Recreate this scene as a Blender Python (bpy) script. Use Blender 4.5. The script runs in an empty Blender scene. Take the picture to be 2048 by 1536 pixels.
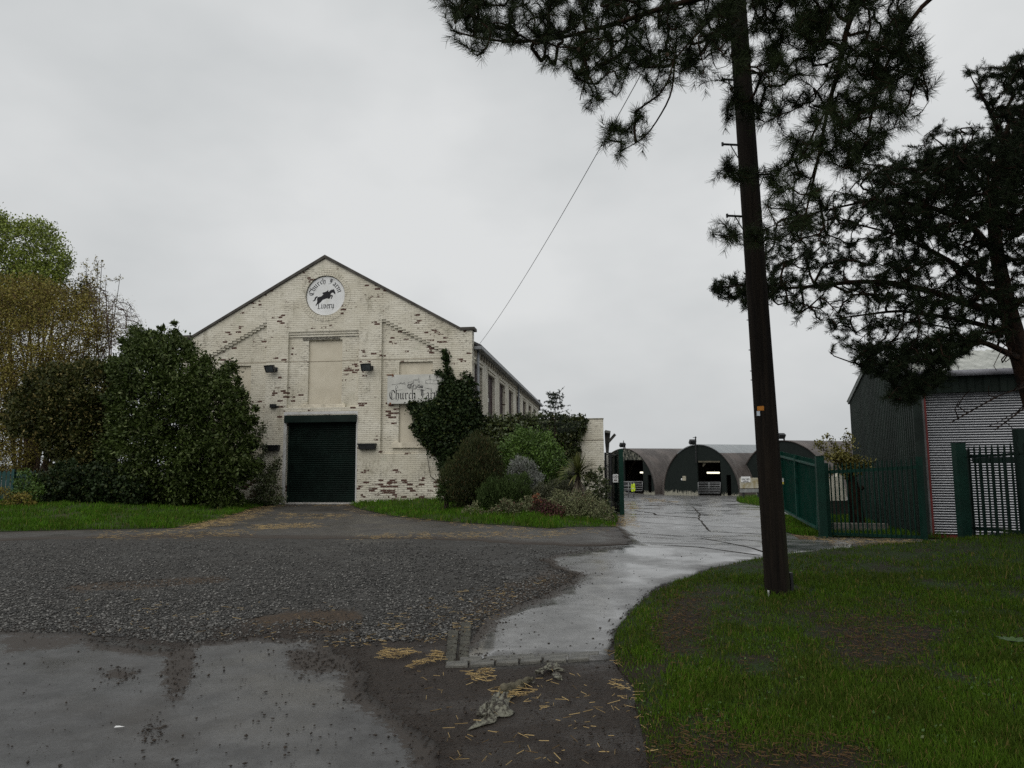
import bpy, math, random
import numpy as np
from mathutils import Matrix, Vector
from mathutils.geometry import delaunay_2d_cdt

sc = bpy.context.scene
COL = sc.collection
# ------------------------------------------------------------------ camera
F, CX, CY = 1420., 1024., 768.
PITCH, ROLL = math.atan(152 / F), -0.0069
cam = bpy.data.objects.new('camera', bpy.data.cameras.new('camera'))
COL.objects.link(cam)
cam.data.sensor_width = 36
cam.data.lens = F / 2048 * 36
cam.data.clip_start = .05
cam.data.clip_end = 3000
CAMR = Matrix.Rotation(math.pi / 2 + PITCH, 3, 'X') @ Matrix.Rotation(ROLL, 3, 'Z')
cam.matrix_world = Matrix.Translation((0, 0, 1.6)) @ CAMR.to_4x4()
sc.camera = cam
# ------------------------------------------------------------------ sky and sun (overcast)
SUN_EL, SUN_AZ = math.radians(48), math.radians(205)      # azimuth clockwise from +Y: behind the camera, a little left
w = bpy.data.worlds.new('World'); sc.world = w; w.use_nodes = True
wn, wl = w.node_tree.nodes, w.node_tree.links
wn.clear()
def wnode(t, **k):
    n = wn.new(t)
    for a, b in k.items(): setattr(n, a, b)
    return n
sky = wnode('ShaderNodeTexSky', sky_type='NISHITA', sun_disc=False, sun_elevation=SUN_EL, sun_rotation=SUN_AZ)
sky.air_density = 2.0; sky.dust_density = 6.0
hs = wnode('ShaderNodeHueSaturation'); hs.inputs['Saturation'].default_value = .12; hs.inputs['Value'].default_value = .012
wl.new(sky.outputs[0], hs.inputs['Color'])
tc = wnode('ShaderNodeTexCoord')
mp = wnode('ShaderNodeMapping'); mp.inputs['Scale'].default_value = (1.0, 1.0, 1.9)
wl.new(tc.outputs['Generated'], mp.inputs[0])
n1 = wnode('ShaderNodeTexNoise'); n1.inputs['Scale'].default_value = 1.7; n1.inputs['Detail'].default_value = 5; n1.inputs['Roughness'].default_value = .5
wl.new(mp.outputs[0], n1.inputs['Vector'])
rp = wnode('ShaderNodeValToRGB')
rp.color_ramp.elements[0].position = .34; rp.color_ramp.elements[0].color = (.465, .488, .498, 1)
rp.color_ramp.elements[1].position = .68; rp.color_ramp.elements[1].color = (.675, .688, .692, 1)
wl.new(n1.outputs[0], rp.inputs[0])
ad = wnode('ShaderNodeMix', data_type='RGBA', blend_type='ADD'); ad.inputs[0].default_value = 1
wl.new(rp.outputs[0], ad.inputs[6]); wl.new(hs.outputs[0], ad.inputs[7])
bg = wnode('ShaderNodeBackground'); bg.inputs[1].default_value = 1.0
wl.new(ad.outputs[2], bg.inputs[0])
wo = wnode('ShaderNodeOutputWorld'); wl.new(bg.outputs[0], wo.inputs[0])
sd = bpy.data.lights.new('sun', 'SUN'); sd.energy = 1.35; sd.angle = math.radians(75); sd.color = (1, .96, .9)
so = bpy.data.objects.new('sun', sd); COL.objects.link(so)
sv = Vector((math.sin(SUN_AZ) * math.cos(SUN_EL), math.cos(SUN_AZ) * math.cos(SUN_EL), math.sin(SUN_EL)))
so.rotation_euler = sv.to_track_quat('Z', 'Y').to_euler(); so.location = sv * 60
sc.view_settings.view_transform = 'Standard'; sc.view_settings.look = 'None'
sc.view_settings.exposure = 0; sc.view_settings.gamma = 1; sc.view_settings.use_curve_mapping = False
sc.cycles.max_bounces = 6; sc.cycles.diffuse_bounces = 3; sc.cycles.glossy_bounces = 3
sc.cycles.use_denoising = False

# ------------------------------------------------------------------ measuring helpers
M3 = np.array(CAMR)
CP = np.array([0, 0, 1.6])
def ray(u, v):
    u = np.asarray(u, float); v = np.asarray(v, float)
    return np.stack([(u - CX) / F, (CY - v) / F, -np.ones_like(u)], -1) @ M3.T
def at(u, v, Y):
    d = ray(u, v); return CP + d * (np.asarray(Y, float) / d[..., 1])[..., None]
def sstep(t): t = np.clip(t, 0, 1); return t * t * (3 - 2 * t)
def T(x, y):
    A = np.interp(y, [0, 13, 14.5, 17.5, 20, 24, 30, 70, 110], [0, 0, -.07, -.26, -.32, -.36, -.5, -1.9, -2.6])
    return A * sstep((np.asarray(x) - .3) / 4.2)
TS = np.exp(np.linspace(math.log(1.2), math.log(220), 1500))
def gnd(u, v, h=0.):
    d = ray(u, v); p = CP[:, None] + d[:, None] * TS
    f = p[2] - T(p[0], p[1]) - h
    i = int(np.argmax(f < 0))
    return p[:, i] if f[i] < 0 else p[:, -1]
def gflat(u, v):
    d = ray(u, v); t = -1.6 / np.minimum(d[..., 2], -.004); p = CP + d * t[..., None]
    return p
def proj(p):
    q = (np.asarray(p) - CP) @ M3
    return CX + F * q[..., 0] / -q[..., 2], CY - F * q[..., 1] / -q[..., 2]
def nrm(a): return a / np.maximum(np.linalg.norm(a, axis=-1, keepdims=True), 1e-9)

def inpoly(px, py, poly):
    poly = np.asarray(poly, float); r = np.zeros(np.shape(px), bool); j = len(poly) - 1
    for i in range(len(poly)):
        xi, yi = poly[i]; xj, yj = poly[j]
        if yi != yj:
            r ^= ((yi > py) != (yj > py)) & (px < (xj - xi) * (py - yi) / (yj - yi) + xi)
        j = i
    return r
def edged(px, py, poly):
    poly = np.asarray(poly, float); d = np.full(np.shape(px), 1e9)
    for i in range(len(poly)):
        a = poly[i - 1]; b = poly[i]; ab = b - a; L = ab @ ab + 1e-12
        t = np.clip(((px - a[0]) * ab[0] + (py - a[1]) * ab[1]) / L, 0, 1)
        d = np.minimum(d, np.hypot(px - a[0] - t * ab[0], py - a[1] - t * ab[1]))
    return d
def sample_poly(rng, poly, n):
    poly = np.asarray(poly, float); lo = poly.min(0); hi = poly.max(0); o = np.zeros((0, 2))
    while len(o) < n:
        q = lo + rng.random((n * 2 + 16, 2)) * (hi - lo)
        o = np.concatenate([o, q[inpoly(q[:, 0], q[:, 1], poly)]])
    return o[:n]
_tab = np.random.default_rng(77).random((64, 64, 64))
def vnoise(x, y, z=0., s=1.):
    p = np.stack(np.broadcast_arrays(np.asarray(x, float), np.asarray(y, float), np.asarray(z, float)), -1) * s + 500
    i = np.floor(p).astype(int); f = p - i; f = f * f * (3 - 2 * f); r = 0
    for a in (0, 1):
        for b in (0, 1):
            for c in (0, 1):
                wgt = (f[..., 0] if a else 1 - f[..., 0]) * (f[..., 1] if b else 1 - f[..., 1]) * (f[..., 2] if c else 1 - f[..., 2])
                r = r + wgt * _tab[(i[..., 0] + a) % 64, (i[..., 1] + b) % 64, (i[..., 2] + c) % 64]
    return r
def fbm(x, y, z=0., s=1.): return (vnoise(x, y, z, s) * .55 + vnoise(x, y, z + 7, s * 2.1) * .28 + vnoise(x, y, z + 13, s * 4.3) * .17)

# ------------------------------------------------------------------ object helpers
def tag(o, label=None, cat=None, group=None, kind=None):
    if label: o['label'] = label
    if cat: o['category'] = cat
    if group: o['group'] = group
    if kind: o['kind'] = kind
    return o
def thing(name, label, cat, loc=(0, 0, 0), rz=0, group=None):
    o = bpy.data.objects.new(name, None); COL.objects.link(o); o.empty_display_size = .2
    o.location = loc; o.rotation_euler = (0, 0, rz)
    return tag(o, label, cat, group)
def npmesh(name, V, Fc, mat=None, parent=None, base=None, smooth=False, attrs=None):
    V = np.asarray(V, np.float32).reshape(-1, 3)
    if base is not None: V = V - np.asarray(base, np.float32)
    Fc = np.asarray(Fc, np.int32)
    me = bpy.data.meshes.new(name)
    k = Fc.shape[1]; n = len(Fc)
    me.vertices.add(len(V)); me.vertices.foreach_set('co', V.ravel())
    me.loops.add(n * k); me.loops.foreach_set('vertex_index', Fc.ravel())
    me.polygons.add(n)
    me.polygons.foreach_set('loop_start', np.arange(0, n * k, k, dtype=np.int32))
    me.polygons.foreach_set('loop_total', np.full(n, k, np.int32))
    if smooth: me.polygons.foreach_set('use_smooth', np.ones(n, bool))
    me.update(calc_edges=True); me.validate()
    if attrs:
        for an, av in attrs.items():
            me.attributes.new(an, 'FLOAT', 'POINT').data.foreach_set('value', np.asarray(av, np.float32))
    if mat: me.materials.append(mat)
    o = bpy.data.objects.new(name, me); COL.objects.link(o)
    if parent: o.parent = parent
    elif base is not None: o.location = base
    return o
def copy_tree(o, parent=None):
    c = o.copy(); COL.objects.link(c)
    if parent: c.parent = parent
    for ch in list(o.children): copy_tree(ch, c)
    return c

class MB:
    def __init__(s): s.v = []; s.f = []
    def add(s, v, f):
        o = len(s.v); s.v += [tuple(map(float, p)) for p in v]; s.f += [tuple(int(i) + o for i in q) for q in f]
        return s
    def box(s, x0, x1, y0, y1, z0, z1):
        return s.add([(x, y, z) for z in (z0, z1) for y in (y0, y1) for x in (x0, x1)],
                     [(0, 2, 3, 1), (4, 5, 7, 6), (0, 1, 5, 4), (2, 6, 7, 3), (0, 4, 6, 2), (1, 3, 7, 5)])
    def obox(s, c, a, b, d):
        c, a, b, d = map(np.asarray, (c, a, b, d))
        return s.add([c + i * a + j * b + k * d for k in (-1, 1) for j in (-1, 1) for i in (-1, 1)],
                     [(0, 2, 3, 1), (4, 5, 7, 6), (0, 1, 5, 4), (2, 6, 7, 3), (0, 4, 6, 2), (1, 3, 7, 5)])
    def bar(s, p, q, w, h, up=(0, 0, 1)):
        p = np.asarray(p, float); q = np.asarray(q, float); d = q - p; L = np.linalg.norm(d); t = d / L
        up = np.asarray(up, float); sd_ = np.cross(t, up)
        if np.linalg.norm(sd_) < 1e-4: sd_ = np.cross(t, (0, 1, 0.))
        sd_ /= np.linalg.norm(sd_); u2 = np.cross(sd_, t)
        return s.obox((p + q) / 2, sd_ * w / 2, d / 2, u2 * h / 2)
    def tube(s, pts, rad, n=8, cap=True):
        pts = np.asarray(pts, float); k = len(pts)
        rad = np.full(k, rad) if np.isscalar(rad) else np.asarray(rad, float)
        tn = np.gradient(pts, axis=0); tn = nrm(tn)
        ref = np.array([0, 0, 1.]) if abs(tn[0, 2]) < .9 else np.array([0, 1., 0])
        vs = []
        for i in range(k):
            a = np.cross(tn[i], ref); a /= np.linalg.norm(a) + 1e-9; b = np.cross(tn[i], a); ref = -np.cross(tn[i], a) if False else ref
            for j in range(n):
                th = 2 * math.pi * j / n; vs.append(pts[i] + rad[i] * (math.cos(th) * a + math.sin(th) * b))
        fs = [(i * n + j, i * n + (j + 1) % n, (i + 1) * n + (j + 1) % n, (i + 1) * n + j) for i in range(k - 1) for j in range(n)]
        if cap: fs += [tuple(range(n))[::-1], tuple(range((k - 1) * n, k * n))]
        return s.add(vs, fs)
    def build(s, name, mat, parent=None, base=None, smooth=False, bevel=0):
        V = np.array(s.v, float).reshape(-1, 3)
        if base is not None: V = V - np.asarray(base, float)
        me = bpy.data.meshes.new(name); me.from_pydata(V.tolist(), [], s.f); me.update()
        if smooth: me.polygons.foreach_set('use_smooth', [True] * len(me.polygons))
        if mat: me.materials.append(mat)
        o = bpy.data.objects.new(name, me); COL.objects.link(o)
        if parent: o.parent = parent
        elif base is not None: o.location = base
        if bevel:
            b = o.modifiers.new('bevel', 'BEVEL'); b.width = bevel; b.segments = 2; b.limit_method = 'ANGLE'
        return o
def cdt(loops, extra=None):
    vs = []; es = []
    for lp in loops:
        o = len(vs); n = len(lp); vs += [Vector((float(p[0]), float(p[1]))) for p in lp]
        es += [(o + i, o + (i + 1) % n) for i in range(n)]
    if extra is not None: vs += [Vector((float(p[0]), float(p[1]))) for p in extra]
    ov, _, of, *_ = delaunay_2d_cdt(vs, es, [], 0, 1e-5)
    V = np.array([(p.x, p.y) for p in ov]); Fc = np.array([f for f in of if len(f) == 3])
    c = V[Fc].mean(1); m = np.zeros(len(Fc), bool)
    for lp in loops: m ^= inpoly(c[:, 0], c[:, 1], lp)
    return V, Fc[m]
def slab(mb, loops, w0, w1, fmap, back=True):
    """plate of outline loops (evenodd) between depths w0 < w1; fmap(a, b, w) -> point; front faces w0"""
    V, Fc = cdt(loops)
    mb.add([fmap(p[0], p[1], w0) for p in V], [(f[0], f[1], f[2]) for f in Fc])
    if back: mb.add([fmap(p[0], p[1], w1) for p in V], [(f[0], f[2], f[1]) for f in Fc])
    for lp in loops:
        n = len(lp)
        A = sum(lp[i - 1][0] * lp[i][1] - lp[i][0] * lp[i - 1][1] for i in range(n))
        L = lp if (A > 0) else lp[::-1]
        if lp is not loops[0]: L = L[::-1]
        mb.add([fmap(p[0], p[1], w0) for p in L] + [fmap(p[0], p[1], w1) for p in L],
               [((i + 1) % n, i, i + n, (i + 1) % n + n) for i in range(n)])
    return mb
def rect(a0, a1, b0, b1): return [(a0, b0), (a1, b0), (a1, b1), (a0, b1)]
def circ(a, b, r, n=48): return [(a + r * math.cos(2 * math.pi * i / n), b + r * math.sin(2 * math.pi * i / n)) for i in range(n)]

# ------------------------------------------------------------------ material helpers
class NT:
    def __init__(s, name, rough=.8, spec=.3, metal=0.):
        s.m = bpy.data.materials.new(name); s.m.use_nodes = True; s.t = s.m.node_tree
        s.b = s.t.nodes['Principled BSDF']
        s.b.inputs['Roughness'].default_value = rough; s.b.inputs['Specular IOR Level'].default_value = spec
        s.b.inputs['Metallic'].default_value = metal
        s.tc = s.t.nodes.new('ShaderNodeTexCoord'); s.obj = s.tc.outputs['Object']
    def set(s, node, i, v):
        if isinstance(v, bpy.types.NodeSocket): s.t.links.new(v, node.inputs[i])
        elif isinstance(v, (tuple, list)) and len(v) == 3 and node.inputs[i].type == 'RGBA': node.inputs[i].default_value = (*v, 1)
        else: node.inputs[i].default_value = v
    def n(s, t, ins=None, **props):
        nd = s.t.nodes.new(t)
        for k, v in props.items(): setattr(nd, k, v)
        for k, v in (ins or {}).items(): s.set(nd, k, v)
        return nd
    def map(s, scale=(1, 1, 1), vec=None, rot=(0, 0, 0), loc=(0, 0, 0)):
        return s.n('ShaderNodeMapping', {0: vec or s.obj, 1: loc, 2: rot, 3: scale}).outputs[0]
    def noise(s, scale, detail=4, rough=.55, vec=None, dist=0.):
        return s.n('ShaderNodeTexNoise', {'Vector': vec or s.obj, 'Scale': scale, 'Detail': detail, 'Roughness': rough, 'Distortion': dist}).outputs[0]
    def vor(s, scale, vec=None, feature='F1', out=0):
        return s.n('ShaderNodeTexVoronoi', {'Vector': vec or s.obj, 'Scale': scale}, feature=feature).outputs[out]
    def mr(s, v, a, b, c=0., d=1., smooth=True):
        return s.n('ShaderNodeMapRange', {0: v, 1: a, 2: b, 3: c, 4: d}, interpolation_type='SMOOTHSTEP' if smooth else 'LINEAR', clamp=True).outputs[0]
    def ma(s, op, a, b=0., c=0.): return s.n('ShaderNodeMath', {0: a, 1: b, 2: c}, operation=op).outputs[0]
    def mix(s, f, a, b, mode='MIX'): return s.n('ShaderNodeMix', {0: f, 6: a, 7: b}, data_type='RGBA', blend_type=mode).outputs[2]
    def sep(s, v=None):
        o = s.n('ShaderNodeSeparateXYZ', {0: v or s.obj}).outputs; return o[0], o[1], o[2]
    def comb(s, x, y, z): return s.n('ShaderNodeCombineXYZ', {0: x, 1: y, 2: z}).outputs[0]
    def attr(s, name): return s.n('ShaderNodeAttribute', attribute_name=name).outputs['Fac']
    def island(s): return s.n('ShaderNodeNewGeometry').outputs['Random Per Island']
    def col(s, v): s.set(s.b, 'Base Color', v); return s
    def rough(s, v): s.set(s.b, 'Roughness', v); return s
    def bump(s, h, strength=.5, dist=.01):
        nb = s.n('ShaderNodeBump', {'Height': h, 'Strength': strength, 'Distance': dist}); s.t.links.new(nb.outputs[0], s.b.inputs['Normal']); return s
def simple(name, c, rough=.6, spec=.2, metal=0., var=.25, scale=3., dirt=None, bump=0.):
    k = NT(name, rough, spec, metal)
    n = k.noise(scale, 6, .6)
    c2 = tuple(x * (1 - var) for x in c); c1 = tuple(min(1, x * (1 + var)) for x in c)
    cc = k.mix(k.mr(n, .35, .65), c2, c1)
    if dirt:
        cc = k.mix(k.mr(k.noise(scale * .7, 8, .7, k.map((1, 1, .35), loc=(3, 1, 5))), .52, .72, 0, .85), cc, dirt)
    k.col(cc)
    k.rough(k.mr(k.noise(scale * 2, 4), .3, .7, rough * .85, min(1, rough * 1.15)))
    if bump: k.bump(k.noise(scale * 12, 4), bump, .01)
    return k.m
def leafmat(name, c1, c2, c3=None, p3=.9, rough=.5, spec=.35):
    k = NT(name, rough, spec); r = k.island()
    c = k.mix(r, c1, c2)
    if c3: c = k.mix(k.ma('GREATER_THAN', k.ma('FRACT', k.ma('MULTIPLY', r, 37.7)), p3), c, c3)
    n = k.noise(1.1, 4)
    c = k.mix(k.mr(n, .35, .65, 0, .75), c, k.mix(.45, c, tuple(min(1, x * 1.9) for x in c2)))
    k.col(c); return k.m

GREEN_PAINT = simple('green_paint', (.002, .026, .017), .55, .22, var=.2, scale=2, dirt=(.008, .022, .016))
DARK_GREEN = simple('dark_green_paint', (.002, .013, .009), .55, .2, var=.2, scale=2)
BLACK = simple('black_metal', (.012, .013, .014), .5, .4, scale=6)
GALV = simple('galvanised_steel', (.20, .205, .21), .5, .5, .3, var=.2, scale=5)
GREYPVC = simple('grey_plastic_pipe', (.17, .18, .19), .45, .4, var=.15)
WHITEPAINT = simple('white_render', (.62, .61, .57), .8, .2, var=.12, scale=2, dirt=(.25, .24, .2))
WHITE_SIGN = simple('white_sign', (.66, .67, .67), .45, .4, var=.06, scale=1.5, dirt=(.5, .5, .44))
INK = simple('black_paint', (.014, .014, .017), .6, .2, var=.1)
SOILM = simple('dark_soil', (.03, .022, .016), .9, .2, var=.4, scale=4, bump=.6)

# ==================================================================================================
#  GROUND
# ==================================================================================================
def gmat():
    k = NT('wet_gravel', .75, .4)
    st = k.n('ShaderNodeTexVoronoi', {'Vector': k.obj, 'Scale': 38.}); cell = st.outputs['Distance']; cr = st.outputs['Color']
    r, g, b = k.sep(cr)
    big = k.noise(.5, 5, .6); med = k.noise(3.2, 6, .65)
    stone = k.mix(r, (.018, .017, .0155), (.075, .072, .066))
    stone = k.mix(k.mr(med, .45, .62, 0, .75), stone, (.03, .027, .023))
    brown = k.mix(k.mr(k.noise(34, 6, .75), .38, .62), (.075, .046, .023), (.020, .014, .009))
    md = k.ma('ADD', k.ma('ADD', k.attr('mud'), .14), k.ma('MULTIPLY', k.ma('SUBTRACT', k.noise(2.6, 6, .65), .5), 1.1))
    c = k.mix(k.mr(md, .35, .75), stone, brown)
    dark = k.ma('ADD', k.attr('dark'), k.ma('MULTIPLY', k.ma('SUBTRACT', k.noise(2.2, 6, .6), .5), 1.0))
    c = k.mix(k.mr(dark, .35, .7, 0, .9), c, k.mix(k.noise(14, 4), (.013, .009, .007), (.036, .024, .016)))
    k.col(c)
    wet = k.mr(k.noise(.55, 5, .6, k.map((1, 1.6, 1), loc=(4, 2, 0))), .5, .62)
    k.rough(k.mr(wet, 0, 1, .8, .45))
    h = k.ma('ADD', k.ma('MULTIPLY', k.mr(cell, 0, .6, 1, 0, False), .6), k.ma('MULTIPLY', k.noise(30, 6, .7), .7))
    k.bump(h, .9, .03)
    return k.m
xs = np.unique(np.concatenate([np.linspace(-400, -40, 13), np.linspace(-40, -15, 14), np.arange(-15, 12.01, .14), np.linspace(12, 40, 20), np.linspace(40, 500, 13)]))
ys = np.unique(np.concatenate([np.linspace(-40, 1, 8), np.arange(1, 18.01, .14), np.linspace(18, 40, 40), np.linspace(40, 120, 40), np.linspace(120, 900, 10)]))
GX, GY = np.meshgrid(xs, ys); gx = GX.ravel(); gy = GY.ravel()
near = sstep((24 - gy) / 6) * sstep((gy - 1) / 1) * sstep((gx + 16) / 4)
gz = T(gx, gy) - .010 * near * fbm(gx, gy, 0, .9) - .006 * near * vnoise(gx, gy, 3, 3.1)
gu, gv = proj(np.stack([gx, np.maximum(gy, .8), T(gx, gy)], -1))
def pblob(poly, soft):
    d = edged(gu, gv, poly); ins = inpoly(gu, gv, poly)
    return np.clip(.5 + np.where(ins, d, -d) / (2 * soft), 0, 1) * (gy > 1.5)
mud = np.maximum.reduce([
    pblob([(460, 1250), (560, 1225), (700, 1218), (730, 1235), (700, 1260), (560, 1285), (430, 1280)], 14) * 1.0,
    pblob([(130, 1168), (450, 1152), (460, 1160), (300, 1175), (140, 1182)], 8) * .95,
    pblob([(960, 1190), (1090, 1140), (1170, 1150), (1100, 1195), (960, 1240), (900, 1250)], 20) * .75,
    pblob([(190, 1062), (640, 1030), (700, 1060), (500, 1085), (220, 1085)], 12) * .35])
darkm = np.maximum.reduce([
    pblob([(0, 1240), (170, 1235), (420, 1240), (700, 1270), (900, 1230), (900, 1300), (960, 1340), (1240, 1320), (1330, 1600), (820, 1700), (740, 1380), (640, 1280), (380, 1300), (150, 1265), (0, 1290)], 16)])
gi = np.arange(len(gx)).reshape(GX.shape)
GF = np.stack([gi[:-1, :-1], gi[:-1, 1:], gi[1:, 1:], gi[1:, :-1]], -1).reshape(-1, 4)
tag(npmesh('ground', np.stack([gx, gy, gz], -1), GF, gmat(), smooth=True, attrs={'mud': mud, 'dark': darkm}), kind='structure')

def noisy(poly, amp, step=.25, seed=0, closed=True):
    out = []; n = len(poly)
    for i in range(n if closed else n - 1):
        a = np.array(poly[i][:2], float); b = np.array(poly[(i + 1) % n][:2], float); L = np.linalg.norm(b - a)
        k = max(1, int(L / step)); k = min(k, 60)
        t = np.array([-(b - a)[1], (b - a)[0]]) / (L + 1e-9)
        for j in range(k):
            p = a + (b - a) * j / k
            o = (fbm(p[0], p[1], seed, 1.3) - .5) * 2 + (vnoise(p[0], p[1], seed + 5, 6.) - .5) * .7
            out.append(tuple(p + t * o * amp))
    return out
def sheet(name, poly, mat, dz, grid=.5, zf=None, attrs=None, parent=None):
    P = np.array(poly); lo = P.min(0); hi = P.max(0)
    g = np.stack(np.meshgrid(np.arange(lo[0], hi[0], grid), np.arange(lo[1], hi[1], grid)), -1).reshape(-1, 2)
    g = g + (np.random.default_rng(5).random(g.shape) - .5) * grid * .3
    m = inpoly(g[:, 0], g[:, 1], poly) & (edged(g[:, 0], g[:, 1], poly) > grid * .3)
    V, Fc = cdt([poly], g[m])
    z = T(V[:, 0], V[:, 1]) + dz
    if zf is not None: z = z + zf(V[:, 0], V[:, 1], poly)
    at_ = {k_: np.asarray(f(V[:, 0], V[:, 1])) for k_, f in (attrs or {}).items()}
    e = np.sort(np.concatenate([Fc[:, [0, 1]], Fc[:, [1, 2]], Fc[:, [2, 0]]]), 1); e, c_ = np.unique(e, axis=0, return_counts=True); e = e[c_ == 1]
    n = len(V); V3 = np.concatenate([np.c_[V, z], np.c_[V, z - .06]])
    Fs = np.concatenate([np.c_[e, e[:, 1] + n], np.c_[e[:, 0], e[:, 1] + n, e[:, 0] + n]])
    return npmesh(name, V3, np.concatenate([Fc, Fs]), mat, parent, smooth=True, attrs={k_: np.r_[v_, v_] for k_, v_ in at_.items()})
def G(*px): return [tuple(gnd(u, v)[:2]) for u, v in px]

def concrete(name, base=(.10, .10, .10), r0=.16, r1=.5):
    k = NT(name, .4, .5)
    big = k.noise(.55, 6, .6); med = k.noise(4, 8, .65); fine = k.noise(60, 4, .6)
    c = k.mix(k.mr(med, .3, .7), tuple(x * .62 for x in base), tuple(x * 1.25 for x in base))
    c = k.mix(k.mr(big, .5, .7, 0, .6), c, (.045, .038, .03))
    c = k.mix(k.mr(k.noise(18, 6, .75), .5, .66, 0, .45), c, (.035, .032, .028))
    ag = k.vor(170); c = k.mix(k.mr(ag, .05, .35, .55, 0), c, tuple(x * 2.1 for x in base)); c = k.mix(k.mr(k.noise(95, 3, .6), .58, .66, 0, .7), c, (.02, .018, .016))
    st = k.ma('ADD', k.ma('MULTIPLY', k.noise(1.5, 5, .6, k.map((1, 1.3, 1), loc=(9, 4, 0))), .36), k.ma('MULTIPLY', k.noise(15, 9, .85), .66))
    mudf = k.mr(k.ma('ADD', st, k.ma('MULTIPLY', k.attr('mud'), .27)), .64, .69, 0, .95)
    c = k.mix(mudf, c, k.mix(k.noise(30, 5, .7), (.011, .008, .006), (.042, .029, .019)))
    sp = k.mr(k.noise(26, 3, .5), .70, .76)
    c = k.mix(k.ma('MULTIPLY', sp, .8), c, (.02, .016, .012))
    k.col(c)
    wet = k.noise(1.1, 6, .6, k.map((1, 1, 1), loc=(1, 7, 2)))
    rr = k.mr(wet, .36, .64, r0, r1)
    k.rough(k.ma('MAXIMUM', rr, k.ma('MULTIPLY', mudf, .7)))
    h = k.ma('ADD', k.ma('MULTIPLY', med, .18), k.ma('ADD', k.ma('MULTIPLY', fine, .14), k.ma('MULTIPLY', mudf, .25)))
    k.bump(h, .4, .015)
    return k.m
ROADM = concrete('wet_concrete_road', (.145, .145, .143), .09, .38)
APRONM = concrete('wet_concrete_slab', (.066, .066, .066), .28, .6)
TARM = concrete('damp_tarmac', (.052, .048, .043), .4, .75)

def zero(x, y): return x * 0
def rim(P, wd, amt=1.1): return lambda x, y: amt * (1 - sstep(edged(x, y, P) / wd))
# concrete slab in the foreground
ap = G((0, 1272), (60, 1262), (165, 1268), (215, 1292), (330, 1300), (400, 1285), (520, 1278), (645, 1282), (700, 1310), (735, 1350), (735, 1400), (790, 1450), (860, 1500), (900, 1560), (940, 1640)) + [(-.4, 1.6), (-7, 1.6)]
ap[0] = (ap[0][0] - 2.2, ap[0][1])
def slabmud(x, y):
    u, v = proj(np.stack([x, np.maximum(y, .8), x * 0], -1)); r = x * 0
    for pl, s in (([(330, 1290), (400, 1290), (380, 1370), (350, 1410), (330, 1400)], 14), ([(185, 1345), (240, 1338), (290, 1348), (240, 1362)], 8),
                  ([(290, 1450), (330, 1440), (320, 1480), (285, 1490)], 8), ([(560, 1290), (700, 1310), (735, 1340), (600, 1360)], 25), ([(0, 1270), (200, 1275), (120, 1300), (0, 1310)], 10)):
        d = edged(u, v, pl); i = inpoly(u, v, pl); r = np.maximum(r, np.clip(.5 + np.where(i, d, -d) / (2 * s), 0, 1))
    return r
AP = noisy(ap, .16, .09, 1); rimA = rim(AP, .30)
tag(sheet('concrete_slab', AP, APRONM, .003, .12, attrs={'mud': lambda x, y: np.maximum(slabmud(x, y), rimA(x, y))}), kind='structure')
# tarmac in front of the barn door
tp = G((-60, 1066), (180, 1058), (350, 1056), (430, 1040), (500, 1018), (540, 1009)) + [tuple(gnd(575, 1007)[:2]), tuple(gnd(706, 1007)[:2])] + \
    G((720, 1018), (780, 1031), (900, 1044), (1100, 1057), (1232, 1054), (1262, 1090), (1150, 1092), (1000, 1084), (820, 1078), (640, 1078), (400, 1072), (200, 1076), (-60, 1082))
TPN = noisy(tp, .25, .2, 3); rimT = rim(TPN, .8, .8)
tag(sheet('tarmac_apron', TPN, TARM, .004, .35, attrs={'mud': lambda x, y: .25 + rimT(x, y)}), kind='structure')
# concrete road to the yard
rd = G((938, 1318), (944, 1262), (985, 1236), (1040, 1212), (1095, 1190), (1150, 1163), (1160, 1150), (1120, 1135), (1075, 1120), (1160, 1104), (1235, 1096), (1262, 1088)) + \
    G((1234, 1054), (1236, 1030), (1250, 1020)) + [(4.1, 29), (3.6, 40), (5, 62), (9, 80)] + [(17, 71), (28, 56)] + [(30, 45), (17, 33), (11.5, 26), (9.0, 23.2)] + \
    G((1570, 1033), (1600, 1062), (1650, 1080), (1760, 1082), (1860, 1080)) + [(8.9, 14.6), (11, 14.2), (13.5, 13.6)] + [(13.5, 12.2), (10, 12.6)] + \
    G((1880, 1094), (1700, 1100), (1540, 1114), (1420, 1138), (1320, 1176), (1262, 1220), (1228, 1262), (1218, 1318))
RDN = noisy(rd, .13, .12, 6); rimR = rim(RDN, .28, 1.0)
tag(sheet('road', RDN, ROADM, .009, .3, attrs={'mud': lambda x, y: sstep((y - 26) / 20) * .12 + rimR(x, y) * (y > 6.3) * (y < 22) * (x < .2 + (y - 6) * .24)}), kind='structure')
ROAD_OB = bpy.data.objects['road']
jm = simple('joint_soil', (.022, .018, .014), .9, .2)
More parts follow.
